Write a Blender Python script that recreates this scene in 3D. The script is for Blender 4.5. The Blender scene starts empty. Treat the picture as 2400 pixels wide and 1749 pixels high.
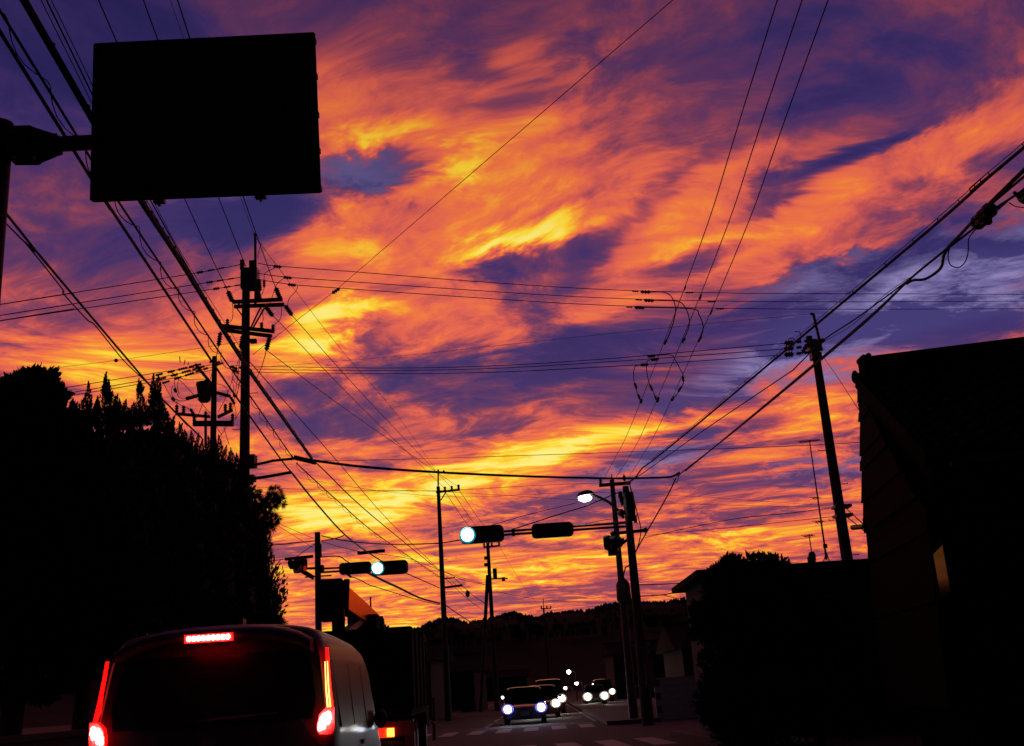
import bpy, math, random
from mathutils import Vector, Matrix
R = math.radians
rnd = random.Random(7)
scene = bpy.context.scene
col = scene.collection

# ------------------------------------------------------------------ camera
F, CX, CY = 2500.0, 1200.0, 874.5            # focal length and centre in photo pixels
CAMZ, PITCH, ROLL = 1.25, R(16.65), R(-3.8)
cam_d = bpy.data.cameras.new('camera'); cam = bpy.data.objects.new('camera', cam_d); col.objects.link(cam)
cam_d.sensor_width = 36; cam_d.lens = F / 2400 * 36; cam_d.clip_start = 0.05; cam_d.clip_end = 6000
ROT = Matrix.Rotation(R(90) + PITCH, 3, 'X') @ Matrix.Rotation(ROLL, 3, 'Z')
cam.matrix_world = Matrix.Translation((0, 0, CAMZ)) @ ROT.to_4x4()
scene.camera = cam
CAM = Vector((0, 0, CAMZ))
def ray(px, py): return ROT @ Vector(((px - CX) / F, (CY - py) / F, -1))
def P(px, py, Y):
    d = ray(px, py); return CAM + d * (Y / d.y)
def Yz(px, py, z):
    d = ray(px, py); return d.y * (z - CAMZ) / d.z
def horizon(px): return 1622 - (px - 1200) * 0.0664

def lin(r, g, b):
    f = lambda c: (c / 255) / 12.92 if c / 255 <= 0.04045 else ((c / 255 + 0.055) / 1.055) ** 2.4
    return (f(r), f(g), f(b), 1)

# ------------------------------------------------------------------ sky
SUN_AZ, SUN_EL = R(-9), R(1.5)
world = bpy.data.worlds.new('World'); scene.world = world; world.use_nodes = True
world.cycles.sampling_method = 'MANUAL'; world.cycles.sample_map_resolution = 512
nt = world.node_tree; nt.nodes.clear(); L = nt.links
def N(t, **k):
    n = nt.nodes.new(t)
    for a, b in k.items(): setattr(n, a, b)
    return n
def M(op, a, b=None, c=None, clamp=False):
    n = N('ShaderNodeMath', operation=op, use_clamp=clamp)
    for i, v in enumerate((a, b, c)):
        if v is None: continue
        if isinstance(v, (int, float)): n.inputs[i].default_value = v
        else: L.new(v, n.inputs[i])
    return n.outputs[0]
def SM(v, lo, hi, t0=0.0, t1=1.0):
    n = N('ShaderNodeMapRange', interpolation_type='SMOOTHSTEP')
    L.new(v, n.inputs['Value'])
    for k, x in zip(('From Min', 'From Max', 'To Min', 'To Max'), (lo, hi, t0, t1)): n.inputs[k].default_value = x
    return n.outputs[0]
tc = N('ShaderNodeTexCoord')
sep = N('ShaderNodeSeparateXYZ'); L.new(tc.outputs['Generated'], sep.inputs[0])
X_, Y_, Z_ = sep.outputs
az = M('ARCTAN2', X_, Y_); el = M('ARCSINE', Z_)
zc = M('ADD', M('MAXIMUM', Z_, 0.0), 0.045)
plane = N('ShaderNodeCombineXYZ'); L.new(M('DIVIDE', X_, zc), plane.inputs[0]); L.new(M('DIVIDE', Y_, zc), plane.inputs[1])
def noise(scale, sx, rot, detail, rough, dist, off=(0, 0, 0), typ='FBM', lac=2.0):
    mp = N('ShaderNodeMapping'); L.new(plane.outputs[0], mp.inputs['Vector'])
    mp.inputs['Rotation'].default_value = (0, 0, R(rot)); mp.inputs['Scale'].default_value = (1 / sx, 1, 1)
    mp.inputs['Location'].default_value = off
    n = N('ShaderNodeTexNoise'); n.noise_type = typ; n.noise_dimensions = '2D'
    L.new(mp.outputs[0], n.inputs['Vector'])
    for k, v in (('Scale', scale), ('Detail', detail), ('Roughness', rough), ('Distortion', dist), ('Lacunarity', lac)): n.inputs[k].default_value = v
    return n
# the cloud sheet is stirred by two slow swirls before it is textured
st1 = noise(0.9, 1.0, 0, 3, 0.5, 0.0, (8.4, 1.3, 0)).outputs['Color']
ssub = N('ShaderNodeVectorMath', operation='SUBTRACT'); L.new(st1, ssub.inputs[0]); ssub.inputs[1].default_value = (0.5, 0.5, 0.5)
smad = N('ShaderNodeVectorMath', operation='MULTIPLY_ADD'); L.new(ssub.outputs[0], smad.inputs[0]); smad.inputs[1].default_value = (0.9, 0.55, 0); L.new(plane.outputs[0], smad.inputs[2])
plane = smad
n_big = noise(1.0, 1.3, 16, 3, 0.5, 0.2, (3.1, 7.7, 0)).outputs[0]
n_mid = SM(noise(2.3, 1.18, 16, 8, 0.63, 0.2, (11.3, 2.2, 0)).outputs[0], 0.28, 0.72)
n_fin = SM(noise(5.8, 1.12, 14, 5, 0.66, 0.15, (5.5, 9.1, 0)).outputs[0], 0.25, 0.75)
# blob space: azimuth/elevation, edges frayed by the same cloud noise
wn = noise(3.0, 1.2, 10, 5, 0.66, 0.0, (1.7, 4.4, 0)).outputs['Color']
wsub = N('ShaderNodeVectorMath', operation='SUBTRACT'); L.new(wn, wsub.inputs[0]); wsub.inputs[1].default_value = (0.5, 0.5, 0.5)
wsc = N('ShaderNodeVectorMath', operation='MULTIPLY'); L.new(wsub.outputs[0], wsc.inputs[0])
wamp = SM(Z_, 0.05, 0.5, 0.25, 1.0)
wv = N('ShaderNodeCombineXYZ'); L.new(M('MULTIPLY', wamp, 0.17), wv.inputs[0]); L.new(M('MULTIPLY', wamp, 0.10), wv.inputs[1])
L.new(wv.outputs[0], wsc.inputs[1])
ae = N('ShaderNodeCombineXYZ'); L.new(az, ae.inputs[0]); L.new(el, ae.inputs[1])
aew = N('ShaderNodeVectorMath', operation='ADD'); L.new(ae.outputs[0], aew.inputs[0]); L.new(wsc.outputs[0], aew.inputs[1])
DS = 2400 / 2267
sq = N('ShaderNodeSeparateXYZ'); L.new(aew.outputs[0], sq.inputs[0])
def VM(op, *ins):
    n = N('ShaderNodeVectorMath', operation=op)
    for i, v in enumerate(ins):
        if isinstance(v, tuple): n.inputs[i].default_value = v
        else: L.new(v, n.inputs[i])
    return n.outputs['Value'] if op == 'DOT_PRODUCT' else n.outputs[0]
def splat(v):
    n = N('ShaderNodeCombineXYZ')
    for i in range(3): L.new(v, n.inputs[i])
    return n.outputs[0]
vx, vy = splat(sq.outputs[0]), splat(sq.outputs[1])
vxx, vxy, vyy = VM('MULTIPLY', vx, vx), VM('MULTIPLY', vx, vy), VM('MULTIPLY', vy, vy)
def coeffs(bx, by, rx, ry, rot, w):
    """soft elliptical bank of cloud round one direction: w * (1 - r^2/3.4)^2 as a quadratic form in azimuth and elevation"""
    d = ray(bx * DS, by * DS).normalized(); a = math.atan2(d.x, d.y); e = math.asin(d.z)
    k = DS / F * 1.75 * 0.43 * 3.4 ** .5; sx, sy = rx * k / math.cos(e), ry * k; c, s = math.cos(R(rot - 3.8)), math.sin(R(rot - 3.8))
    A = (c / sx) ** 2 + (s / sy) ** 2; B = 2 * c * s * (1 / sx ** 2 - 1 / sy ** 2); C = (s / sx) ** 2 + (c / sy) ** 2
    return (-A, -B, -C, 2 * A * a + B * e, 2 * C * e + B * a, 1 - (A * a * a + B * a * e + C * e * e), w)
def banks(blobs):
    """sum of cloud banks, evaluated three at a time"""
    acc = None
    cs = [coeffs(*b) for b in blobs]
    while len(cs) % 3: cs.append(cs[-1][:6] + (0.0,))
    for i in range(0, len(cs), 3):
        A, B, C, D, E, F_, W_ = (tuple(t) for t in zip(*cs[i:i + 3]))
        v = VM('MULTIPLY_ADD', vxx, A, F_)
        for x, k in ((vxy, B), (vyy, C), (vx, D), (vy, E)): v = VM('MULTIPLY_ADD', x, k, v)
        v = VM('MAXIMUM', v, (0.0, 0.0, 0.0)); t = VM('DOT_PRODUCT', VM('MULTIPLY', v, v), W_)
        acc = t if acc is None else M('ADD', acc, t)
    return acc
WK, DK = 0.66, 0.84
WARM = [
 (870,325,150,40,18,.46),(985,380,100,36,10,.46),(760,350,120,50,25,.2),(1180,512,190,42,14,.54),(1060,530,110,45,5,.25),
 (1000,440,300,110,15,.2),(1300,290,420,140,15,.12),(1620,250,300,110,18,.10),(980,240,300,100,10,.12),(1700,520,190,60,15,.26),(1460,600,220,50,15,.3),(1420,430,330,90,20,.22),(1950,400,330,80,17,.14),
 (2130,300,260,80,20,.25),(1450,520,220,70,18,.16),(740,718,150,42,20,.8),(670,770,110,50,20,.45),(330,785,300,60,4,.58),
 (150,830,200,50,0,.3),(300,885,110,35,-8,.35),(720,520,110,55,0,.42),(900,640,260,110,5,.18),(1100,690,220,60,8,.2),
 (560,965,110,35,10,.32),(1100,770,130,26,8,.3),(1120,1000,280,36,10,.5),(1350,962,240,30,9,.46),(1530,940,200,32,12,.34),
 (800,1115,220,75,10,.62),(680,1165,140,50,10,.46),(1000,1085,260,45,12,.38),(1080,1045,220,40,10,.25),(780,1300,380,110,4,.3),
 (1300,1230,320,70,4,.24),(1650,1200,280,45,5,.24),(890,1395,190,26,3,.5),(1750,930,180,45,10,.22),(1850,870,160,40,5,.12),
 (450,640,300,110,5,.16),(1160,380,240,90,15,.16),(1330,250,260,90,15,.1),(2200,480,180,30,17,.16),(1800,600,240,22,15,.28),(640,1010,150,40,5,.2),
 (1250,1270,260,40,3,.14),(1620,1050,150,26,6,.2),(750,230,150,90,0,.16)]
DARK = [
 (110,150,380,270,0,.34),(540,20,520,110,0,.14),(820,398,130,48,12,.62),(520,478,160,62,5,.5),(300,570,260,80,5,.22),
 (1040,140,75,45,10,.26),(1130,240,150,48,14,.24),(1270,100,80,42,20,.22),(1520,350,120,50,15,.26),(1870,345,240,32,17,.5),
 (1790,225,240,50,20,.24),(1400,455,140,28,32,.22),(1210,575,200,50,12,.34),(1060,585,90,45,10,.28),(1250,665,150,45,12,.34),
 (1530,600,140,34,12,.55),(1130,820,380,75,5,.4),(1400,730,240,50,10,.32),(1820,640,320,55,12,.42),(1700,790,320,75,12,.38),
 (2130,590,270,85,12,.62),(2130,720,280,60,8,.3),(760,900,220,50,-15,.2),(680,930,130,50,0,.24),(1450,1085,280,24,7,.34),
 (1690,1140,220,22,5,.26),(680,1215,200,16,4,.34),(950,1140,80,18,10,.24),(1290,1120,120,24,8,.24),(1130,1318,330,20,4,.3),
 (1650,1290,200,20,4,.14),(2230,60,280,140,10,.22),(1720,80,320,80,10,.16),(960,860,120,40,-20,.22),(1500,1000,220,40,14,.26),
 (1850,1040,200,36,6,.26),(1560,1110,160,18,5,.2),(880,1040,120,20,5,.2),(250,950,120,40,0,.2),(1300,590,90,40,40,.2)]
LAV = [(2120,640,380,110,8,1.0),(1680,840,300,60,15,.9),(1450,1025,230,48,14,.9),(1900,720,320,70,8,.6),(1800,1040,220,36,6,.5),
 (1980,840,200,60,5,.6),(640,1080,120,40,10,.6),(520,480,180,60,5,.35),(800,400,130,50,10,.3)]
acc = banks([b[:5] + (b[5] * WK,) for b in WARM] + [b[:5] + (-b[5] * DK,) for b in DARK])
lav = banks(LAV)
# large-scale glow: strong towards the sunset, fading overhead and behind
daz = M('ABSOLUTE', M('SUBTRACT', az, SUN_AZ))
base = M('ADD', SM(el, 0.0, 0.72, 0.55, 0.39), SM(daz, 0.45, 2.2, 0.0, -0.24))
base = M('ADD', base, SM(el, 0.6, 1.4, 0.0, -0.15))
base = M('SUBTRACT', base, SM(el, -0.05, 0.02, 0.3, 0.0))
T = M('ADD', base, acc)
T = M('ADD', T, M('MULTIPLY', M('SUBTRACT', n_big, 0.5), 0.30))
T = M('ADD', T, M('MULTIPLY', M('SUBTRACT', n_mid, 0.5), SM(el, 0.06, 0.45, 0.34, 0.30)))
T = M('ADD', T, M('MULTIPLY', M('SUBTRACT', n_fin, 0.5), SM(el, 0.06, 0.45, 0.40, 0.16)))
T = M('SMOOTH_MAX', T, SM(el, 0.05, 0.42, 0.40, 0.0), 0.22)
T = M('SMOOTH_MIN', T, 0.985, 0.30)
ramp = N('ShaderNodeValToRGB'); L.new(T, ramp.inputs[0])
stops = [(0.0, (36, 31, 90)), (0.17, (62, 43, 102)), (0.32, (98, 52, 96)), (0.43, (140, 63, 88)), (0.52, (190, 80, 82)),
         (0.61, (224, 97, 78)), (0.72, (241, 118, 64)), (0.83, (248, 160, 50)), (0.93, (251, 214, 52)), (1.0, (255, 242, 140))]
cr = ramp.color_ramp
while len(cr.elements) < len(stops): cr.elements.new(0.5)
for e_, (p_, c_) in zip(cr.elements, stops): e_.position = p_; e_.color = lin(*c_)
# patches of thin cloud that keep the blue-lavender of the clear sky
lmix = N('ShaderNodeMix', data_type='RGBA'); lavf = M('MULTIPLY', M('MINIMUM', lav, 1.0), SM(T, 0.25, 0.62, 0.85, 0.0))
L.new(lavf, lmix.inputs[0]); L.new(ramp.outputs[0], lmix.inputs[6])
lr = N('ShaderNodeValToRGB'); L.new(M('ADD', n_mid, M('MULTIPLY', M('SUBTRACT', n_fin, .5), .5)), lr.inputs[0])
lr.color_ramp.elements[0].position = .3; lr.color_ramp.elements[0].color = lin(66, 58, 118)
lr.color_ramp.elements[1].position = .75; lr.color_ramp.elements[1].color = lin(148, 136, 190)
L.new(lr.outputs[0], lmix.inputs[7])
# dusk dims towards the zenith and away from the sunset
dim = M('MULTIPLY', SM(el, 0.30, 1.1, 1.0, 0.22), SM(daz, 0.5, 2.2, 1.0, 0.12))
dimv = N('ShaderNodeVectorMath', operation='SCALE'); L.new(lmix.outputs[2], dimv.inputs[0]); L.new(dim, dimv.inputs['Scale'])
sky = N('ShaderNodeTexSky', sky_type='NISHITA'); sky.sun_disc = False; sky.sun_elevation = SUN_EL; sky.sun_rotation = SUN_AZ
sky.dust_density = 3.0
bg1 = N('ShaderNodeBackground'); L.new(dimv.outputs[0], bg1.inputs[0]); bg1.inputs[1].default_value = 1.0
bg2 = N('ShaderNodeBackground'); L.new(sky.outputs[0], bg2.inputs[0]); bg2.inputs[1].default_value = 0.004
add = N('ShaderNodeAddShader'); L.new(bg1.outputs[0], add.inputs[0]); L.new(bg2.outputs[0], add.inputs[1])
out = N('ShaderNodeOutputWorld'); L.new(add.outputs[0], out.inputs[0])

sun_d = bpy.data.lights.new('sun', 'SUN'); sun = bpy.data.objects.new('sun', sun_d); col.objects.link(sun)
sun_d.energy = 0.06; sun_d.angle = R(3); sun_d.color = (1.0, 0.45, 0.18)
sun.rotation_euler = Vector((math.sin(SUN_AZ) * math.cos(SUN_EL), math.cos(SUN_AZ) * math.cos(SUN_EL), math.sin(SUN_EL))).to_track_quat('Z', 'Y').to_euler()
cy = scene.cycles
cy.max_bounces = 5; cy.diffuse_bounces = 2; cy.glossy_bounces = 3; cy.transparent_max_bounces = 4
cy.use_adaptive_sampling = True; cy.adaptive_threshold = 0.02; cy.adaptive_min_samples = 16
cy.use_denoising = True
vs = scene.view_settings
vs.view_transform = 'Standard'; vs.look = 'None'; vs.exposure = 0; vs.gamma = 1; vs.use_curve_mapping = False

# ------------------------------------------------------------------ materials
def mat(name, c, rough=0.7, metal=0.0, nscale=8.0, var=0.3, bump=0.0, coat=0.0, spec=0.5):
    m = bpy.data.materials.new(name); m.use_nodes = True; t = m.node_tree; b = t.nodes['Principled BSDF']
    tcn = t.nodes.new('ShaderNodeTexCoord')
    nz = t.nodes.new('ShaderNodeTexNoise'); nz.inputs['Scale'].default_value = nscale; nz.inputs['Detail'].default_value = 5
    t.links.new(tcn.outputs['Object'], nz.inputs['Vector'])
    mx = t.nodes.new('ShaderNodeMix'); mx.data_type = 'RGBA'
    mx.inputs[6].default_value = tuple(v * (1 - var) for v in c) + (1,)
    mx.inputs[7].default_value = tuple(min(v * (1 + var), 1) for v in c) + (1,)
    t.links.new(nz.outputs[0], mx.inputs[0]); t.links.new(mx.outputs[2], b.inputs['Base Color'])
    b.inputs['Roughness'].default_value = rough; b.inputs['Metallic'].default_value = metal
    b.inputs['Specular IOR Level'].default_value = spec
    b.inputs['Coat Weight'].default_value = coat; b.inputs['Coat Roughness'].default_value = 0.05
    if bump:
        bp = t.nodes.new('ShaderNodeBump'); bp.inputs['Strength'].default_value = bump; bp.inputs['Distance'].default_value = 0.02
        t.links.new(nz.outputs[0], bp.inputs['Height']); t.links.new(bp.outputs[0], b.inputs['Normal'])
    return m
def emis(name, c, s):
    m = bpy.data.materials.new(name); m.use_nodes = True; b = m.node_tree.nodes['Principled BSDF']
    b.inputs['Base Color'].default_value = (0.3, 0.3, 0.3, 1); b.inputs['Roughness'].default_value = 0.3
    b.inputs['Emission Color'].default_value = (*c, 1); b.inputs['Emission Strength'].default_value = s
    return m
m_conc = mat('pole concrete', (.085, .08, .075), .9, nscale=14, var=.25, bump=.2)
m_steel = mat('galvanised steel', (.16, .16, .165), .5, .7, nscale=20)
m_paintsteel = mat('painted steel', (.06, .05, .045), .55, .2, nscale=12)
m_insul = mat('brown porcelain', (.045, .03, .025), .35, nscale=10)
m_wire = mat('black cable sheath', (.018, .018, .018), .65, nscale=20, spec=.3)
m_signback = mat('sign panel', (.022, .026, .04), .6, .1, nscale=3, spec=.25)
m_asph = mat('asphalt', (.03, .03, .031), .85, nscale=60, var=.35, bump=.4)
m_soil = mat('ground', (.05, .045, .038), .95, nscale=3, var=.4, bump=.3)
m_pave = mat('pavement concrete', (.08, .076, .072), .9, nscale=12, var=.25, bump=.2)
m_kerb = mat('kerb concrete', (.12, .115, .11), .9, nscale=9, var=.2)
m_line = mat('worn road paint', (.55, .54, .52), .75, nscale=25, var=.35)
m_leaf = mat('dark evergreen leaves', (.022, .036, .014), .75, nscale=2, var=.5, spec=.2)
m_leaf2 = mat('glossy leaves', (.026, .042, .016), .6, nscale=2, var=.45, spec=.25)
m_pine = mat('pine needles', (.025, .038, .016), .75, nscale=2, var=.45, spec=.2)
m_bark = mat('bark', (.06, .045, .03), .95, nscale=12, var=.4, bump=.6)
m_forest = mat('forest', (.03, .04, .02), .95, nscale=.05, var=.5, spec=.1)
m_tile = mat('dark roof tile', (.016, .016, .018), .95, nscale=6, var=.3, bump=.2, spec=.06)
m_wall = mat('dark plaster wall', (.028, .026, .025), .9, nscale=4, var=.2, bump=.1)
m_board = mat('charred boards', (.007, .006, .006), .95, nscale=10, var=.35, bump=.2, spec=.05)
m_block = mat('pale block wall', (.42, .38, .40), .9, nscale=7, var=.15, bump=.15)
m_glass = mat('dark window glass', (.012, .013, .016), .06, nscale=2, var=.2, spec=.6)
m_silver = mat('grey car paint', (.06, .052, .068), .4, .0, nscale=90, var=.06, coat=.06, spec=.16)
m_blackp = mat('black plastic', (.02, .02, .02), .5, nscale=30, var=.2)
m_rubber = mat('tyre rubber', (.02, .02, .02), .85, nscale=30)
m_navy = mat('dark blue car paint', (.03, .03, .09), .25, .4, nscale=90, var=.06, coat=.8)
m_maroon = mat('dark red car paint', (.09, .03, .03), .25, .4, nscale=90, var=.06, coat=.8)
m_white_p = mat('pale car paint', (.3, .29, .28), .25, .2, nscale=90, var=.05, coat=.8)
m_orange = mat('orange crane paint', (1.0, .42, .1), .3, 1.0, nscale=5, var=.12)
m_orange.node_tree.nodes['Principled BSDF'].inputs['Specular Tint'].default_value = (1.0, .42, .1, 1)
m_truck = mat('dark truck steel', (.02, .017, .016), .95, .0, nscale=9, var=.3, spec=.08)
m_wglass = mat('dull window glass', (.01, .009, .009), .08, nscale=3, var=.3, spec=.05)
m_vglass = mat('tinted rear glass', (.006, .006, .007), .35, nscale=2, var=.2, spec=.25)
m_sgn = mat('signal housing', (.06, .055, .05), .5, nscale=12, var=.15)
m_redpaint = mat('red sign lettering', (.35, .05, .04), .6, nscale=8)
m_palepaint = mat('pale sign board', (.1, .1, .1), .6, nscale=6)
e_tail = emis('red tail lamp', (1, .0012, .0006), 6.0)
e_led = emis('white hot brake lamp', (1, .55, .48), 9.0)
e_tube = emis('yellow light tube', (1, .55, .12), 3.5)
e_green = emis('green signal light', (.55, .95, 1.0), 9.0)
e_teal = emis('teal signal glow ring', (.0, .24, .36), 1.0)  # teal light spilling round the lit lens, put in as emission
e_red = emis('red signal light', (1, .015, .008), .3)
e_lamp = emis('street lamp light', (1, .98, .93), 12.0)
e_blueg = emis('bluish headlight halo', (.10, .09, .55), 1.6)  # halo of glare round the bulb, put in as dim emission
e_warmg = emis('warm headlight halo', (.42, .36, .26), 1.0)  # same painted halo for the warm headlights
e_blueh = emis('bluish headlight', (.72, .78, 1.0), 40.0)
e_warmh = emis('warm headlight', (1, .96, .86), 40.0)
e_amber = emis('amber tail lamp', (1, .42, .03), 5.0)
e_truckred = emis('red truck lamp', (1, .02, .006), 1.2)
m_lensoff = mat('unlit signal lens', (.03, .02, .015), .3, nscale=30)

# ------------------------------------------------------------------ mesh helpers
class MB:
    def __init__(s): s.v = []; s.f = []; s.sm = []
    def add(s, vs, fs, smooth=False):
        o = len(s.v); s.v += [tuple(v) for v in vs]; s.f += [[i + o for i in f] for f in fs]; s.sm += [smooth] * len(fs); return s
    def box(s, c, d, rz=0, M_=None):
        c = Vector(c); h = Vector(d) / 2; rot = M_ if M_ else Matrix.Rotation(rz, 3, 'Z')
        vs = [c + rot @ Vector((x * h.x, y * h.y, z * h.z)) for x in (-1, 1) for y in (-1, 1) for z in (-1, 1)]
        return s.add(vs, [(0, 1, 3, 2), (4, 6, 7, 5), (0, 4, 5, 1), (2, 3, 7, 6), (0, 2, 6, 4), (1, 5, 7, 3)])
    def beam(s, a, b, w, h=None, up=(0, 0, 1)):
        a = Vector(a); b = Vector(b); h = h or w; d = (b - a).normalized(); u = Vector(up)
        x = d.cross(u)
        if x.length < 1e-4: x = d.cross(Vector((1, 0, 0)))
        x.normalize(); z = x.cross(d)
        vs = [p + x * (i * w / 2) + z * (j * h / 2) for p in (a, b) for i, j in ((-1, -1), (1, -1), (1, 1), (-1, 1))]
        return s.add(vs, [(3, 2, 1, 0), (4, 5, 6, 7), (0, 1, 5, 4), (1, 2, 6, 5), (2, 3, 7, 6), (3, 0, 4, 7)])
    def tube(s, pts, r, n=6, cap=True):
        pts = [Vector(p) for p in pts]; k = len(pts); rs = r if isinstance(r, (list, tuple)) else [r] * k
        vs = []; prev = None
        for i, p in enumerate(pts):
            t = (pts[min(i + 1, k - 1)] - pts[max(i - 1, 0)])
            t = t.normalized() if t.length > 1e-9 else Vector((0, 0, 1))
            if prev is None:
                a = Vector((0, 0, 1)) if abs(t.z) < .9 else Vector((1, 0, 0)); x = t.cross(a).normalized()
            else:
                x = prev - t * prev.dot(t)
                x = x.normalized() if x.length > 1e-6 else t.orthogonal().normalized()
            prev = x; y = t.cross(x)
            for j in range(n):
                a = 2 * math.pi * j / n; vs.append(p + (x * math.cos(a) + y * math.sin(a)) * rs[i])
        fs = [(i * n + j, i * n + (j + 1) % n, (i + 1) * n + (j + 1) % n, (i + 1) * n + j) for i in range(k - 1) for j in range(n)]
        s.add(vs, fs, n > 5)
        if cap: s.add(vs[:n], [tuple(range(n))[::-1]]); s.add(vs[-n:], [tuple(range(n))])
        return s
    def prism(s, poly, off):
        o = Vector(off); a = [Vector(p) for p in poly]; n = len(a)
        return s.add(a + [p + o for p in a], [tuple(range(n)), tuple(range(2 * n - 1, n - 1, -1))] + [(j, i, i + n, j + n) for i in range(n) for j in ((i + 1) % n,)])
    def loft(s, secs, smooth=True, caps=True):
        n = len(secs[0]); k = len(secs)
        s.add([p for sec in secs for p in sec], [(i * n + j, i * n + (j + 1) % n, (i + 1) * n + (j + 1) % n, (i + 1) * n + j) for i in range(k - 1) for j in range(n)], smooth)
        if caps: s.add(secs[0], [tuple(range(n))[::-1]]); s.add(secs[-1], [tuple(range(n))])
        return s
    def ball(s, c, r, n=8, m=6):
        c = Vector(c); rr = Vector(r) if isinstance(r, (tuple, list, Vector)) else Vector((r, r, r)); vs = []
        for i in range(m + 1):
            a = math.pi * i / m
            for j in range(n):
                b = 2 * math.pi * j / n
                vs.append(c + Vector((math.sin(a) * math.cos(b) * rr.x, math.sin(a) * math.sin(b) * rr.y, math.cos(a) * rr.z)))
        return s.add(vs, [(i * n + j, (i + 1) * n + j, (i + 1) * n + (j + 1) % n, i * n + (j + 1) % n) for i in range(m) for j in range(n)], True)
    def build(s, name, m, parent=None, local=False):
        me = bpy.data.meshes.new(name)
        off = Vector((0, 0, 0)) if (parent is None or local) else parent['_o'] if False else Vector(parent.location)
        if parent is not None and not local and parent.parent is not None: off = off + Vector(parent.parent.location)
        me.from_pydata([tuple(Vector(v) - off) for v in s.v], [], s.f)
        me.polygons.foreach_set('use_smooth', s.sm); me.materials.append(m); me.update()
        o = bpy.data.objects.new(name, me); col.objects.link(o)
        if parent: o.parent = parent
        return o
def tag(o, label, cat, group=None):
    o['label'] = label; o['category'] = cat
    if group: o['group'] = group
    return o
def struct(o): o['kind'] = 'structure'; return o
def thing(name, loc, label, cat, group=None, rz=0):
    e = bpy.data.objects.new(name, None); e.empty_display_size = .3; col.objects.link(e)
    e.location = loc; e.rotation_euler = (0, 0, rz); return tag(e, label, cat, group)
def V(*a): return Vector(a)

# ------------------------------------------------------------------ ground, roads, hills
g = MB()
for i in range(-6, 6):
    for j in range(-3, 9):
        x0, y0 = i * 500, j * 400; g.add([(x0, y0, 0), (x0 + 500, y0, 0), (x0 + 500, y0 + 400, 0), (x0, y0 + 400, 0)], [(0, 1, 2, 3)])
struct(g.build('ground', m_soil))
HN, HF = math.tan(R(-3.0)), math.tan(R(0.5))
def nearx(x, y): return x + HN * y
def farx(x, y): return x - 2.0 + HF * (y - 38)
def quad(mb, pts, z): mb.add([(p[0], p[1], z) for p in pts], [(0, 1, 2, 3)])
rd = MB(); quad(rd, [(nearx(-3.6, -30), -30), (nearx(4.6, -30), -30), (nearx(4.6, 28.2), 28.2), (nearx(-3.6, 28.2), 28.2)], .004)
road = struct(rd.build('road', m_asph))
rd = MB(); quad(rd, [(-160, 28.2), (160, 28.2), (160, 36.4), (-160, 36.4)], .004)
cross = struct(rd.build('cross_street', m_asph))
rd = MB(); quad(rd, [(farx(-4.4, 36.4), 36.4), (farx(4.4, 36.4), 36.4), (farx(4.4, 380), 380), (farx(-4.4, 380), 380)], .004)
froad = struct(rd.build('road_beyond', m_asph))
def stripes(parent, xs, y0, y1, fx, w=.45):
    for x in xs:
        mb = MB(); quad(mb, [(fx(x, y0), y0), (fx(x + w, y0), y0), (fx(x + w, y1), y1), (fx(x, y1), y1)], .008)
        mb.build('crosswalk_stripe', m_line, parent)
stripes(road, [-2.9 + .95 * i for i in range(8)], 23.9, 27.3, nearx, .5)
stripes(froad, [-4.1 + .95 * i for i in range(9)], 37.0, 40.6, farx, .5)
mb = MB(); quad(mb, [(farx(.1, 41.6), 41.6), (farx(4.1, 41.6), 41.6), (farx(4.1, 42.0), 42.0), (farx(.1, 42.0), 42.0)], .008); mb.build('stop_line', m_line, froad)
for y in range(44, 200, 8):
    mb = MB(); quad(mb, [(farx(-.07, y), y), (farx(.08, y), y), (farx(.08, y + 5), y + 5), (farx(-.07, y + 5), y + 5)], .008); mb.build('centre_line_dash', m_line, froad)
for y in range(0, 22, 8):
    mb = MB(); quad(mb, [(nearx(1.2, y), y), (nearx(1.33, y), y), (nearx(1.33, y + 5), y + 5), (nearx(1.2, y + 5), y + 5)], .008); mb.build('centre_line_dash', m_line, road)
for xa in (-4.3, 4.2):
    mb = MB(); quad(mb, [(farx(xa, 43), 43), (farx(xa + .12, 43), 43), (farx(xa + .12, 300), 300), (farx(xa, 300), 300)], .008); mb.build('edge_line', m_line, froad)
def pavement(fx, xin, xout, y0, y1):
    s = 1 if xout > xin else -1
    mb = MB(); mb.prism([(fx(xin + s * .18, y0), y0, 0), (fx(xout, y0), y0, 0), (fx(xout, y1), y1, 0), (fx(xin + s * .18, y1), y1, 0)], (0, 0, .13))
    p = struct(mb.build('pavement', m_pave))
    L_ = 2.0; y = y0
    while y < min(y1, 90) - .1:
        yy = min(y + L_, y1) - .012; mb = MB()
        mb.prism([(fx(xin, y), y, 0), (fx(xin + s * .178, y), y, 0), (fx(xin + s * .178, yy), yy, 0), (fx(xin, yy), yy, 0)], (0, 0, .14)); mb.build('kerb_stone', m_kerb, p); y += L_
pavement(nearx, -3.6, -4.3, 4, 27); pavement(nearx, 4.6, 6.0, 4, 27)
pavement(farx, -4.4, -6.2, 37.6, 160); pavement(farx, 4.4, 6.2, 37.6, 160)

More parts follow.
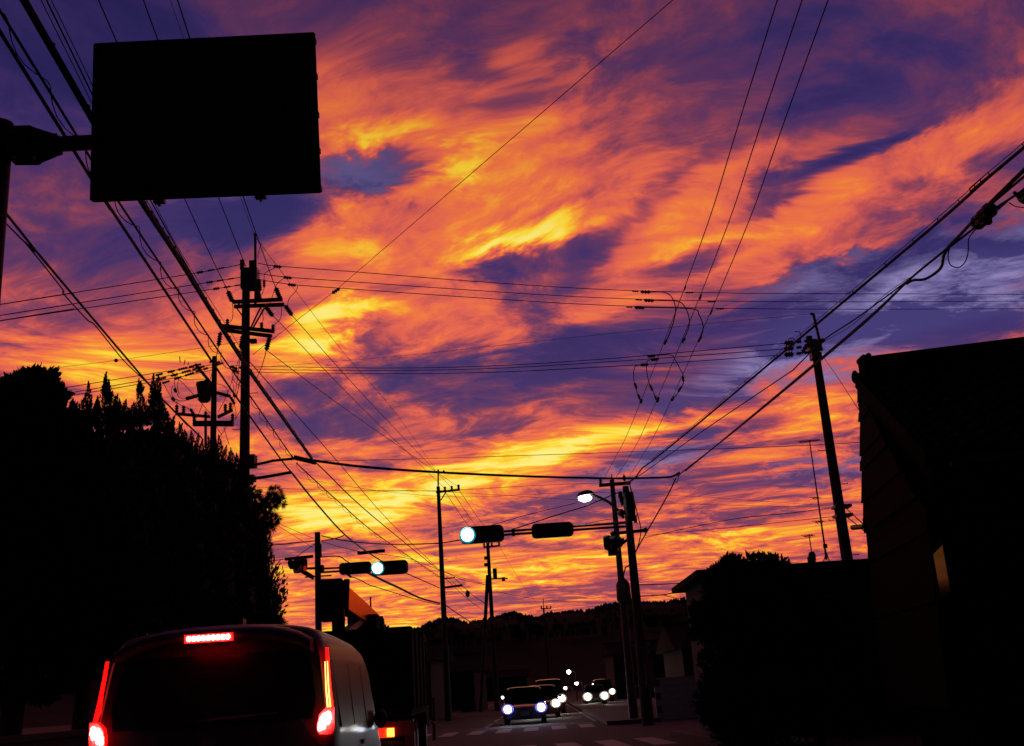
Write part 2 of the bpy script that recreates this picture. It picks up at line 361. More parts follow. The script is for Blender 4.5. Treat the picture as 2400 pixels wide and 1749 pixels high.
ridge_px = [(300,1500),(600,1488),(800,1492),(930,1482),(985,1474),(1012,1459),(1040,1450),(1075,1454),(1098,1461),(1150,1451),(1190,1438),(1212,1435),(1232,1443),(1262,1447),
            (1290,1436),(1330,1433),(1385,1427),(1420,1416),(1480,1408),(1545,1411),(1600,1402),(1700,1385),(1900,1370),(2200,1350),(2500,1330)]
HY = 720.0
rp = [P(a, b + 5, HY) for a, b in ridge_px]
def ridge_h(x):
    if x <= rp[0].x: return rp[0].z
    for a, b in zip(rp, rp[1:]):
        if a.x <= x <= b.x:
            t = (x - a.x) / (b.x - a.x); return a.z + (b.z - a.z) * t
    return rp[-1].z
hm = MB(); NX, NY = 150, 14
xs = [-420 + i * 6.2 for i in range(NX)]
prof = [(-260, 0), (-220, .06), (-170, .2), (-130, .36), (-90, .55), (-50, .78), (-20, .95), (0, 1.0), (40, .93), (90, .7), (150, .5), (220, .3), (300, .12), (380, 0)]
hv = []
for dy, k in prof:
    for x in xs: hv.append((x, HY + dy + 8 * math.sin(x * .03 + dy * .02), max(-.5, ridge_h(x) * k + (1.5 * math.sin(x * .11 + dy * .05) if 0 < k < 1 else 0))))
hm.add(hv, [(i * NX + j, i * NX + j + 1, (i + 1) * NX + j + 1, (i + 1) * NX + j) for i in range(len(prof) - 1) for j in range(NX - 1)], True)
struct(hm.build('hills', m_forest))
ft = MB()
for x in range(-2600, 3000):
    X = x * .16 + rnd.uniform(-.3, .3); row = rnd.choice((0, 0, 0, -6, -12, -22, -36, -55, -80))
    z = ridge_h(X) * (1.0 + row * .0042); h = rnd.uniform(1.2, 2.8) * (1.25 if rnd.random() < .08 else 1); w = h * rnd.uniform(.3, .55)
    y = HY + row + rnd.uniform(-2, 2) + 8 * math.sin(X * .03 + row * .02); n = 5
    ft.add([(X, y, z + h)] + [(X + w * math.cos(6.283 * k / n + x), y + w * math.sin(6.283 * k / n + x), z + h * rnd.uniform(.3, .5)) for k in range(n)] +
           [(X + w * .7 * math.cos(6.283 * k / n + x), y + w * .7 * math.sin(6.283 * k / n + x), z - 2) for k in range(n)],
           [(0, 1 + k, 1 + (k + 1) % n) for k in range(n)] + [(1 + k, 6 + k, 6 + (k + 1) % n, 1 + (k + 1) % n) for k in range(n)])
fo = ft.build('forest', m_forest); fo['kind'] = 'stuff'; fo['label'] = 'dark far-off wood covering the hill ridge'; fo['category'] = 'forest'
# ------------------------------------------------------------------ utility poles
def ribbed(mb, a, b, r, ribs=5, n=8):
    a = Vector(a); b = Vector(b); pts, rs = [], []
    pts.append(a); rs.append(r * .35)
    for i in range(ribs):
        t0, t1, t2 = (.08 + .84 * (i + k) / ribs for k in (0.1, .5, .9))
        for t, rr in ((t0, .55), (t1, 1.0), (t2, .6)): pts.append(a.lerp(b, t)); rs.append(r * rr)
    pts.append(b); rs.append(r * .35)
    return mb.tube(pts, rs, n)
def insul(parent, a, b, r=.06, ribs=5, name='strain_insulator'):
    return ribbed(MB(), a, b, r, ribs).build(name, m_insul, parent)
def pin(parent, p, h=.3, r=.055):
    p = Vector(p); return ribbed(MB(), p, p + V(0, 0, h), r, 3).build('pin_insulator', m_insul, parent)
def pole_shaft(parent, base, top, r0, r1, name='shaft', m=None):
    mb = MB(); k = 7; base = Vector(base); top = Vector(top)
    mb.tube([base.lerp(top, i / k) for i in range(k + 1)], [r0 + (r1 - r0) * i / k for i in range(k + 1)], 14)
    return mb.build(name, m or m_conc, parent)
def steps(parent, base, top, z0, z1, r):
    base = Vector(base); top = Vector(top); z = z0; s = 1
    while z < z1:
        t = (z - base.z) / (top.z - base.z); c = base.lerp(top, t)
        MB().tube([c + V(s * r * .6, 0, 0), c + V(s * (r + .16), 0, 0), c + V(s * (r + .16), 0, .03)], .011, 5).build('climbing_step', m_steel, parent); z += .9; s = -s
def arm(parent, a, b, w=.09, name='crossarm'): return MB().beam(a, b, w, w).build(name, m_paintsteel, parent)
def vert_base(px, py, Y):                       # ground point under an image point
    p = P(px, py, Y); return V(p.x, p.y, 0), p

# P1: the tall pole beside the conifers
D1 = 25.5
b1, t1 = vert_base(577, 632, D1)
pole1 = thing('utility_pole', b1, 'tall concrete utility pole beside the conifers, with two double crossarms and a steel top mast', 'utility pole')
pole_shaft(pole1, b1, t1, .165, .095)
e0, e1 = P(599, 668, D1 - .15), P(598, 553, D1 - .15)
MB().tube([e0 - V(0, 0, .6), e0, e1], .034, 8).build('top_mast', m_steel, pole1)
MB().ball(e1 + V(0, 0, .03), .05).build('mast_cap', m_insul, pole1)
c = P(586, 655, D1)
mb = MB(); mb.box(c, (.42, .3, .55)).box(c + V(.1, -.12, .3), (.16, .14, .3)).tube([c + V(-.18, -.1, .25), c + V(-.18, -.1, .5)], .06, 8)
mb.build('switch_box', m_insul, pole1)
for (xa, ya), (xb, yb), dy in (((546, 708), (662, 702), -.16), ((549, 719), (666, 714), .16), ((519, 764), (643, 777), -.16), ((524, 774), (637, 788), .16)):
    arm(pole1, P(xa, ya, D1 + dy), P(xb, yb, D1 + dy), .085)
for x in (560, 640):
    MB().beam(P(x, 714, D1 - .25), P(x, 714, D1 + .25), .05).build('crossarm_bolt', m_steel, pole1)
for (xa, ya), (xb, yb) in (((612, 718), (588, 768)), ((620, 722), (590, 774)), ((556, 724), (572, 746))):
    MB().beam(P(xa, ya, D1 - .1), P(xb, yb, D1 - .1), .035).build('arm_brace', m_steel, pole1)
for a, b, r in (((534, 682), (545, 708), .075), ((646, 674), (657, 702), .075), ((622, 718), (640, 742), .07), ((668, 716), (685, 740), .07),
                ((517, 778), (512, 812), .07), ((569, 786), (564, 818), .07), ((632, 790), (624, 822), .075), ((607, 655), (609, 683), .07), ((603, 683), (608, 703), .08)):
    insul(pole1, P(*a, D1), P(*b, D1), r, 5)
for a in ((533, 765), (613, 773), (640, 778)): pin(pole1, P(*a, D1), .2, .055)
for a in ((619, 660), (629, 690)): pass
insul(pole1, P(619, 657, D1), P(619, 674, D1), .045, 3)
MB().box(P(594, 800, D1), (.16, .12, .1)).build('cable_clamp', m_steel, pole1)
steps(pole1, b1, t1, 5.2, 9.2, .14)
mb = MB(); mb.tube([P(597, 1090, D1), P(640, 1080, D1), P(690, 1075, D1), P(740, 1087, D1)], .035, 6); mb.build('cable_arm', m_paintsteel, pole1)
mb = MB(); mb.tube([P(595, 1122, D1), P(640, 1115, D1), P(683, 1107, D1)], .04, 6); mb.build('cable_arm', m_paintsteel, pole1)
MB().box(P(590, 1082, D1), (.2, .3, .3)).build('cable_arm_band', m_paintsteel, pole1)
MB().box(P(588, 1122, D1), (.2, .3, .14)).build('cable_arm_band', m_paintsteel, pole1)

# P2: pole with the transformer behind the conifers
D2 = 42.0
b2, t2 = vert_base(503, 836, D2)
pole2 = thing('utility_pole', b2, 'concrete utility pole with a round transformer and low crossarms rising behind the conifers', 'utility pole')
pole_shaft(pole2, b2, t2, .2, .1)
c = P(481, 921, D2)
mb = MB(); mb.tube([c - V(0, .1, .42), c - V(0, .1, .36), c + V(0, -.1, .3), c + V(0, -.1, .4), c + V(0, -.1, .46)], [.16, .24, .34, .34, .16], 12)
tr = mb.build('transformer', m_paintsteel, pole2)
for dx, dz in ((-.62, -.28), (-.35, .35), (.05, .5), (.32, .35)):
    ribbed(MB(), c + V(dx * .4, -.1, dz * .4), c + V(dx, -.1, .05 + dz), .08, 3).build('bushing', m_insul, tr)
arm(pole2, P(436, 935, D2), P(470, 926, D2), .12); arm(pole2, P(508, 921, D2), P(540, 929, D2), .12)
arm(pole2, P(412, 970, D2), P(492, 977, D2), .11); arm(pole2, P(510, 978, D2), P(545, 961, D2), .11)
arm(pole2, P(453, 993, D2), P(547, 993, D2), .2)
MB().beam(P(482, 965, D2), P(482, 1050, D2), .09).build('vertical_bracket', m_paintsteel, pole2)
MB().beam(P(458, 854, D2), P(499, 904, D2), .12).build('arm_brace', m_paintsteel, pole2)
for a in ((414, 968), (430, 970), (455, 989), (545, 989), (528, 966), (540, 963)): pin(pole2, P(*a, D2), .35, .09)
for a, b in (((446, 958), (455, 973)), ((560, 861), (585, 866)), ((540, 858), (556, 866)), ((544, 868), (560, 873)), ((546, 926), (556, 930)), ((540, 930), (550, 948)), ((409, 910), (413, 920)), ((402, 932), (410, 940))):
    insul(pole2, P(*a, D2), P(*b, D2), .08, 4)
for k, (ya, yb) in enumerate(((868, 852), (877, 858), (886, 864))):          # strings of insulators on the three left lines
    for t0, t1_ in ((-.66, -.48), (-.38, -.2), (-.14, .1), (.12, .26), (.3, .42), (.6, .78)):
        xa, xb = 430 + t0 * 100 + k * 8, 430 + t1_ * 100 + k * 8
        f = lambda x: ya + (yb - ya) * (x - 430) / 65
        insul(pole2, P(xa, f(xa) - 4, D2 - 1), P(xb, f(xb) - 4, D2 - 1), .062 if t0 != -.1 else .1, 4)
for a, b in (((422, 850), (421, 836)), ((431, 855), (434, 843)), ((440, 856), (442, 850))):
    MB().tube([P(*a, D2 - 1), P(*b, D2 - 1)], .02, 5).build('arcing_horn', m_steel, pole2)

# P3: leaning-in pole at the right, above the low roof
D3 = 27.0
p_top = P(1907, 797, D3); b3 = V(p_top.x, p_top.y, 0)
pole3 = thing('utility_pole', b3, 'concrete utility pole with slim top mast and three insulator strings, above the low roof', 'utility pole')
pole_shaft(pole3, b3, p_top, .17, .1)
MB().tube([P(1926, 822, D3), P(1906, 735, D3)], .04, 8).build('top_mast', m_steel, pole3)
MB().ball(P(1902, 736, D3), .04).build('mast_clamp', m_insul, pole3)
mb = MB(); c = P(1908, 812, D3); mb.box(c, (.3, .3, .26)).box(c - V(0, 0, .28), (.26, .28, .16)).tube([c + V(-.1, 0, .1), c + V(-.1, 0, .28)], .09, 8); mb.build('band_bracket', m_steel, pole3)
for y0, y1 in ((805, 799), (818, 812), (832, 826)):
    for xa, xb, r in ((1838, 1860, .085), (1866, 1879, .05), (1884, 1897, .05)):
        f = lambda x: y0 + (y1 - y0) * (x - 1838) / 60
        insul(pole3, P(xa, f(xa), D3), P(xb, f(xb), D3), r, 3)
insul(pole3, P(1880, 828, D3), P(1893, 806, D3), .07, 3); insul(pole3, P(1922, 803, D3), P(1932, 795, D3), .07, 3)
for a, b, c_ in (((1862, 778), (1874, 778), (1878, 790)), ((1847, 795), (1858, 792), (1864, 800))):
    MB().tube([P(*a, D3), P(*b, D3), P(*c_, D3), P(c_[0] - 4, c_[1] + 12, D3)], .014, 5).build('arcing_horn', m_steel, pole3)
for y in (1188, 1209):
    c = P(1949 + (y - 1080) * .142 + 8, y, D3); MB().box(c, (.42, .4, .07)).build('steel_band', m_steel, pole3)
steps(pole3, b3, p_top, 4.0, 7.2, .15)

# P5: thick pole carrying the signal arm and lamp; P4: slim pole beside it
D5 = 35.5
p_top = P(1466, 1140, D5); b5 = V(p_top.x, p_top.y, 0)
pole5 = thing('utility_pole', b5, 'thick concrete utility pole at the junction that holds the long signal arm and street lamp', 'utility pole')
pole_shaft(pole5, b5, p_top, .2, .105)
mb = MB(); c = P(1474, 1180, D5); mb.tube([c - V(0, .1, .5), c - V(0, .1, .1), c + V(0, -.1, .35)], [.16, .21, .17], 10); mb.build('cable_wrap', m_blackp, pole5)
mb = MB(); mb.box(P(1454, 1160, D5), (.14, .14, .2)).box(P(1457, 1170, D5), (.12, .14, .14)).tube([P(1452, 1160, D5), P(1460, 1184, D5)], .07, 6); mb.build('splice_bracket', m_paintsteel, pole5)
mb = MB(); mb.beam(P(1480, 1219, D5), P(1491, 1215, D5), .1).box(P(1489, 1217, D5), (.1, .1, .24)); mb.build('side_bracket', m_paintsteel, pole5)
MB().beam(P(1434, 1251, D5), P(1515, 1243, D5), .1, .1).build('lower_crossarm', m_paintsteel, pole5)
for a in ((1436, 1251), (1513, 1243)): MB().ball(P(*a, D5), .09).build('arm_end_insulator', m_insul, pole5)
MB().ball(P(1456, 1202, D5), .13).build('junction_dome', m_paintsteel, pole5)
mb = MB(); mb.tube([P(1486, 1320, D5), P(1466, 1330, D5), P(1461, 1350, D5), P(1467, 1370, D5), P(1462, 1400, D5)], .025, 5); mb.build('loose_cable', m_wire, pole5)
D4 = 39.0
p_top = P(1434, 1125, D4); b4 = V(p_top.x, p_top.y, 0)
pole4 = thing('utility_pole', b4, 'slim steel utility pole with one short crossarm standing close beside the thick junction pole', 'utility pole')
pole_shaft(pole4, b4, p_top, .16, .085, m=m_paintsteel)
arm(pole4, P(1404, 1138, D4), P(1478, 1132, D4), .12)
for a in ((1408, 1134), (1464, 1128)): pin(pole4, P(*a, D4), .22, .07)
c = P(1461, 1385, D4); MB().tube([c - V(0, 0, .5), c - V(0, 0, .3), c + V(0, 0, .25), c + V(0, 0, .4)], [.17, .27, .25, .15], 10).build('junction_box', m_paintsteel, pole4)

# far poles
D6 = 60.0
p_top = P(1027, 1141, D6); b6 = V(p_top.x, p_top.y, 0)
pole6 = thing('utility_pole', b6, 'concrete utility pole with one crossarm of three insulators on its right, between the two signals', 'utility pole')
pole_shaft(pole6, b6, p_top, .19, .1)
MB().tube([P(1027, 1141, D6), P(1027, 1108, D6)], .045, 8).build('top_mast', m_steel, pole6)
arm(pole6, P(1022, 1154, D6), P(1078, 1148, D6), .11)
for x, y in ((1043, 1152), (1059, 1150), (1075, 1147)): pin(pole6, P(x, y, D6), .28, .09)
MB().beam(P(1033, 1173, D6), P(1046, 1152, D6), .06).build('arm_brace', m_steel, pole6)
arm(pole6, P(1036, 1378, D6), P(1084, 1372, D6), .12, 'cable_arm'); arm(pole6, P(1036, 1357, D6), P(1066, 1354, D6), .07, 'cable_arm')
steps(pole6, b6, p_top, 5.0, 11.5, .15)
D7 = 85.0
p_top = P(1143, 1272, D7); b7 = V(p_top.x, p_top.y, 0)
pole7 = thing('utility_pole', b7, 'far utility pole with a slanting prop and side box, below the green signal', 'utility pole')
pole_shaft(pole7, b7, p_top, .2, .13)
MB().tube([V(P(1125, 1450, D7).x, D7, 0) + V(-.35, 0, 0), P(1143, 1348, D7)], .14, 8).build('prop', m_conc, pole7)
arm(pole7, P(1133, 1283, D7), P(1172, 1279, D7), .13)
for x, y in ((1135, 1282), (1153, 1281), (1170, 1279)): pin(pole7, P(x, y, D7), .4, .11)
MB().box(P(1160, 1344, D7), (.32, .3, .75)).build('transformer', m_paintsteel, pole7)
arm(pole7, P(1152, 1357, D7), P(1190, 1356, D7), .1, 'cable_arm'); MB().box(P(1180, 1358, D7), (.25, .2, .3)).build('splice_box', m_paintsteel, pole7)
for y in (1308, 1324): MB().box(P(1140, y, D7), (.35, .25, .25)).build('bracket', m_paintsteel, pole7)
D8 = 150.0
p_top = P(1273, 1403, D8); b8 = V(p_top.x, p_top.y, 0)
pole8 = thing('utility_pole', b8, 'small far-off utility pole with a needle mast, seen against the hill ridge', 'utility pole')
pole_shaft(pole8, b8, P(1274, 1425, D8), .22, .13); MB().tube([P(1274, 1425, D8), p_top], .06, 6).build('top_mast', m_steel, pole8)
arm(pole8, P(1268, 1427, D8), P(1292, 1426, D8), .14)
for x in (1269, 1282, 1291): pin(pole8, P(x, 1427, D8), .4, .13)
D10 = 56.0
p_top = P(1645, 1357, D10)
pole10 = thing('utility_pole', V(p_top.x, p_top.y, 0), 'stub of a utility pole showing above the dark roofs beside the round bush', 'utility pole')
pole_shaft(pole10, V(p_top.x, p_top.y, 0), p_top, .18, .13)
MB().box(P(1652, 1369, D10), (.16, .2, .3)).build('bracket', m_paintsteel, pole10)

# ------------------------------------------------------------------ traffic signals
def rounded_rect(w, h, r, n=5):
    pts = []
    for cx, cz, a0 in ((w / 2 - r, h / 2 - r, 0), (-w / 2 + r, h / 2 - r, 90), (-w / 2 + r, -h / 2 + r, 180), (w / 2 - r, -h / 2 + r, 270)):
        for i in range(n + 1):
            a = R(a0 + 90 * i / n); pts.append((cx + r * math.cos(a), cz + r * math.sin(a)))
    return pts
def signal_head(name, parent, c, w, h, lit, rz=0, facing=True, red=False):
    """horizontal three-lens head; local frame x right, y away from the viewer"""
    rot = Matrix.Rotation(rz, 3, 'Z'); c = Vector(c)
    T_ = lambda x, y, z: c + rot @ V(x, y, z)
    prof = rounded_rect(w, h, h * .3)
    mb = MB(); mb.loft([[T_(x * k, y, z * k) for x, z in prof] for y, k in ((.1, .9), (.07, 1), (-.07, 1), (-.1, .96))])
    head = mb.build(name, m_sgn, parent)
    if not facing:
        mb = MB(); mb.box(T_(0, -.13, 0), (w * .8, .05, h * .55), rz); mb.build('rear_cover', m_sgn, head)
        return head
    for i, x in enumerate((-w * .33, 0, w * .33)):
        r = h * .37
        cyl = [(T_(x + r * math.cos(a), -.112, r * math.sin(a))) for a in [2 * math.pi * k / 20 for k in range(20)]]
        mb = MB(); mb.add(cyl + [T_(x, -.135, 0)], [(k, (k + 1) % 20, 20) for k in range(20)], True)
        lm = (e_red if (red and i == lit) else e_green) if i == lit else m_lensoff
        ln_o = mb.build('lens', lm, head)
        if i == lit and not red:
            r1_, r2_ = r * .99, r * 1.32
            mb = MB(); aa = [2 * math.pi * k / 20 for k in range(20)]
            mb.add([T_(x + rr * math.cos(a), -.108 if rr == r1_ else -.104, rr * math.sin(a)) for rr in (r1_, r2_) for a in aa], [(k, (k + 1) % 20, 20 + (k + 1) % 20, 20 + k) for k in range(20)], True); mb.build('lens_glow_ring', e_teal, head)  # teal glow on the housing round the lens, added as an emissive ring
        vis = [T_(x + r * 1.12 * math.cos(a), 0, r * 1.12 * math.sin(a)) for a in [R(-20 + 220 * k / 14) for k in range(15)]]
        mb = MB()
        for k in range(14):
            f0, f1 = (.1 + .14 * math.sin(math.pi * q / 14) for q in (k, k + 1))
            d0, d1 = rot @ V(0, -.1 - f0, 0), rot @ V(0, -.1 - f1, 0); o = rot @ V(0, -.1, 0)
            mb.add([vis[k] + o, vis[k + 1] + o, vis[k + 1] + d1, vis[k] + d0], [(0, 1, 2, 3)], True)
        mb.build('visor', m_sgn, head)
    return head
# right-hand signal, hung on the arm of the thick junction pole
DS1 = 35.2
sg1 = thing('traffic_signal', b5, 'horizontal traffic signal lit green at the tip of the long arm from the thick pole', 'traffic signal')
for (xa, ya), (xb, yb) in (((1180, 1246), (1466, 1225)), ((1180, 1254), (1466, 1234))):
    MB().tube([P(xa, ya, DS1), P(xb, yb, DS1 + .2)], .042, 8).build('mounting_arm', m_steel, sg1)
k1 = 1.0 * DS1 / F
signal_head('lamp_housing', sg1, P(1130, 1253, DS1), 103 * k1, 40 * k1, 0, R(0))
MB().box(P(1203, 1248, DS1), (.1, .1, 18 * k1)).build('arm_clamp', m_steel, sg1)
MB().tube([P(1205, 1240, DS1), P(1300, 1209, DS1), P(1372, 1187, DS1), P(1455, 1152, DS1 + .2)], .02, 6).build('stay_wire', m_steel, sg1)
sg1b = thing('traffic_signal', b5, 'dark signal head back on the long arm between green light and thick pole', 'traffic signal')
signal_head('lamp_housing', sg1b, P(1295, 1243, DS1 - .1), 98 * k1, 34 * k1, 0, facing=False)
sg1c = thing('traffic_signal', b5, 'unlit side-facing signal head clamped low on the slim and thick pole pair', 'traffic signal')
h = signal_head('lamp_housing', sg1c, P(1432, 1275, D5 - .1), 1.1, .48, 9, R(68))
MB().box(P(1436, 1291, D5 - .1), (.3, .3, .3)).build('lower_housing', m_sgn, sg1c)
MB().tube([P(1444, 1284, D5), P(1475, 1262, D5)], .05, 8).build('mounting_arm', m_steel, sg1c)
# left-hand signal on its own pole
D9 = 38.5
p_top = P(744, 1248, D9); b9 = V(p_top.x, p_top.y, 0)
pole9 = thing('signal_pole', b9, 'concrete signal pole at the far corner behind the van and crane truck', 'signal pole')
pole_shaft(pole9, b9, p_top, .135, .1)
MB().tube([P(751, 1275, D9), P(752, 1305, D9)], .04, 6).build('conduit', m_steel, pole9)
MB().beam(P(668, 1311, D9), P(734, 1304, D9), .1, .1).build('cable_bracket', m_paintsteel, pole9)
MB().beam(P(715, 1353, D9), P(777, 1349, D9), .05, .05).build('short_bracket', m_paintsteel, pole9)
MB().tube([P(754, 1333, D9), P(797, 1331, D9 - .1)], .035, 8).build('signal_arm', m_steel, pole9)
MB().tube([P(750, 1342, D9), P(797, 1339, D9 - .1)], .035, 8).build('signal_arm', m_steel, pole9)
MB().box(P(752, 1332, D9), (.2, .3, .2)).build('arm_band', m_paintsteel, pole9)
k9 = D9 / F
sg2 = thing('traffic_signal', V(P(913, 1331, D9).x, D9, 0), 'horizontal traffic signal lit green beside the far corner pole, above the crane truck', 'traffic signal')
signal_head('lamp_housing', sg2, P(914, 1331, D9 - .1), 84 * k9, 32 * k9, 0)
MB().tube([P(868, 1337, D9), P(880, 1336, D9)], .035, 8).build('mounting_arm', m_steel, sg2)
sg2b = thing('traffic_signal', b9, 'dark back of a signal head between the far corner pole and its green light', 'traffic signal')
signal_head('lamp_housing', sg2b, P(833, 1332, D9), 75 * k9, 27 * k9, 0, facing=False)
MB().beam(P(812, 1344, D9), P(823, 1353, D9), .08).build('lower_bracket', m_paintsteel, sg2b)
sg2c = thing('traffic_signal', b9, 'side-on signal head glowing red on the left of the far corner pole', 'traffic signal')
signal_head('lamp_housing', sg2c, P(704, 1326, D9), 1.0, .46, 9, R(-58), red=True)
MB().ball(P(715, 1333, D9 - .62), (.055, .06, .1), 10, 8).build('lit_lens_edge', e_red, sg2c)
for a, b in (((678, 1316), (735, 1352)), ((681, 1326), (735, 1357)), ((716, 1333), (738, 1332))):
    MB().tube([P(*a, D9), P(*b, D9)], .045, 8).build('mounting_arm', m_steel, sg2c)
MB().box(P(680, 1319, D9), (.12, .12, .2)).build('arm_clamp', m_steel, sg2c)

# street lamp on the thick pole
lamp = thing('street_lamp', b5, 'curved-arm street lamp lit white on the thick junction pole', 'street lamp')
MB().tube([P(1462, 1215, D5), P(1450, 1197, D5), P(1428, 1178, D5), P(1405, 1166, D5), P(1388, 1160, D5)], .05, 8).build('lamp_arm', m_paintsteel, lamp)
c = P(1372, 1163, D5)
mb = MB(); secs = []
for t in range(9):
    u = -1 + t / 4; w = .2 * math.sqrt(max(0.02, 1 - u * u * .96))
    secs.append([c + V(u * .3, w * math.cos(a), .02 + (w * .9 * math.sin(a) if math.sin(a) > 0 else 0) + .04 * u) for a in [2 * math.pi * k / 12 for k in range(12)]])
mb.loft(secs); mb.build('lamp_head', m_paintsteel, lamp)
MB().ball(P(1371, 1168, D5) , (.23, .17, .12), 12, 8).build('lamp_lens', e_lamp, lamp)

# ------------------------------------------------------------------ wires
def smooth_pts(p, k=6):
    if len(p) == 2: return [p[0].lerp(p[1], i / k) for i in range(k + 1)]
    o = []
    for i in range(len(p) - 1):
        a, b, c_, d = p[max(i - 1, 0)], p[i], p[i + 1], p[min(i + 2, len(p) - 1)]
        for j in range(k):
            t = j / k; o.append(.5 * ((2 * b) + (c_ - a) * t + (2 * a - 5 * b + 4 * c_ - d) * t * t + (3 * b - a - 3 * c_ + d) * t ** 3))
    o.append(p[-1]); return o
def lift(pts, Y0, Y1):
    ln = [0]
    for a, b in zip(pts, pts[1:]): ln.append(ln[-1] + math.hypot(b[0] - a[0], b[1] - a[1]))
    return [P(a[0], a[1], 1 / (1 / Y0 + (1 / Y1 - 1 / Y0) * l / ln[-1])) for a, l in zip(pts, ln)]
def wire(pts, Y0, Y1, r, label, cat='power line', group=None, ext0=0, ext1=0, n=5, name='overhead_wire', parent=None):
    p = lift(pts, Y0, Y1)
    if ext0: p = [p[0] + (p[0] - p[1]).normalized() * ext0] + p
    if ext1: p = p + [p[-1] + (p[-1] - p[-2]).normalized() * ext1]
    q = smooth_pts(p); o = MB().tube(q, r, n).build(name, m_wire, parent)
    if parent is None: tag(o, label, cat, group)
    o['_'] = 0; del o['_']
    return o, q
def sleeve(parent, a, b, Y, r=.05, name='splice_sleeve'): return ribbed(MB(), P(*a, Y), P(*b, Y), r, 3, 7).build(name, m_insul, parent)
def zof(px, py, Y): return P(px, py, Y).z
h = zof(534, 682, D1)
# lines that come over the camera to the tall pole
GHV = 'high lines running over the black sign to the tall pole'
wire([(231, 0), (278, 109), (434, 468), (494, 600), (534, 682)], Yz(231, 0, h), D1, .011, 'thin power line crossing behind the black sign to the upper crossarm of the tall pole', group=GHV, ext0=25)
wire([(336, 0), (374, 105), (512, 463), (566, 600), (577, 628)], Yz(336, 0, zof(577, 628, D1)), D1, .011, 'thin power line crossing behind the black sign to the head of the tall pole', group=GHV, ext0=25)
wire([(416, 0), (448, 100), (570, 461), (619, 600), (646, 675)], Yz(416, 0, zof(646, 675, D1)), D1, .011, 'thin power line passing just right of the steel mast to the tall pole', group=GHV, ext0=25)
wire([(399, 0), (434, 100), (563, 461), (597, 552)], Yz(399, 0, zof(597, 552, D1)), D1, .005, 'hair-thin ground wire ending at the mast tip of the tall pole', group=GHV, ext0=25)
wire([(600, 556), (660, 638), (800, 820), (930, 972), (1027, 1110)], D1, D6, .007, 'hair-thin ground wire from the mast tip down to the pole with three insulators')
# bundled telephone cables on the left
hz = zof(683, 1107, D1)
GT = 'bundled cables sweeping down past the tall pole'
W1, _ = wire([(0, 74), (250, 476), (267, 500), (494, 843), (572, 956), (660, 1079), (683, 1107)], Yz(0, 74, hz), D1, .018, 'plain black cable lowest of the bundles passing the black sign to the tall pole', 'cable', GT, ext0=18)
hz = zof(686, 1070, D1)
W2, q2 = wire([(0, 25), (221, 385), (280, 476), (363, 600), (515, 827), (573, 909), (680, 1064), (686, 1070)], Yz(0, 25, hz), D1, .014, 'cable wound with a loose spiral wire, between the plain cable and thick bundle', 'cable', GT, ext0=18)
hl = []
for i in range(len(q2) - 1):
    a, b = q2[i], q2[i + 1]; d = (b - a).length; k = max(2, int(d / .12)) if d < 6 else max(2, int(d / .3))
    for j in range(k):
        p = a.lerp(b, j / k); th = (p.y * 6.5); hl.append(p + V(math.cos(th) * .05, 0, -.05 + math.sin(th) * .055 + .02 * math.sin(p.y * 2.3)))
MB().tube(hl, .006, 4).build('spiral_hanger', m_wire, W2)
hz = zof(731, 1076, D1)
W3, q3 = wire([(54, 0), (221, 290), (330, 472), (414, 600), (519, 769), (573, 853), (594, 884), (731, 1076)], Yz(54, 0, hz), D1, .03, 'thick black cable bundle sweeping from the corner past the tall pole', 'cable', GT, ext0=18, n=8)
MB().tube([p + V(.02, 0, .033) for p in q3], .007, 5).build('messenger_wire', m_wire, W3)
for i in range(len(q3) - 1):
    a, b = q3[i], q3[i + 1]; k = max(1, int((b - a).length / 1.3))
    for j in range(k):
        p = a.lerp(b, (j + .5) / k); MB().box(p + V(.02, 0, .03), (.016, .03, .05)).build('cable_tie', m_wire, W3)
GD = 'thin drop wires beside the thick bundle'
wire([(109, 0), (223, 235), (354, 472), (425, 600), (540, 796), (594, 858), (780, 1069), (940, 1250), (1100, 1400)], Yz(109, 0, 8.2), 62, .009, 'thin wire running on past the tall pole to the far poles', 'wire', ext0=18)
wire([(120, 0), (223, 212), (360, 472), (432, 605), (573, 830)], Yz(120, 0, 8.6), D1, .006, 'thin wire close beside the thick bundle above the sign', 'wire', GD, ext0=18)
wire([(96, 0), (223, 256), (345, 472), (418, 600), (573, 845)], Yz(96, 0, 8.4), D1, .006, 'thin wire close beside the thick bundle above the sign', 'wire', GD, ext0=18)
# double cable at far left
hz = zof(472, 1026, 38)
WL, _ = wire([(18, 505), (96, 602), (345, 896), (410, 965), (472, 1026)], Yz(18, 505, hz), 38, .03, 'straight twin cable dropping from the sign post to the conifers', 'cable', ext0=15)
wire([(20, 530), (60, 570), (145, 676), (150, 690), (205, 750), (225, 765), (290, 845), (345, 898), (410, 967), (475, 1030)], Yz(20, 530, hz), 38, .017, 'slack wavy cable hanging along the straight twin cable', 'cable', ext0=15)
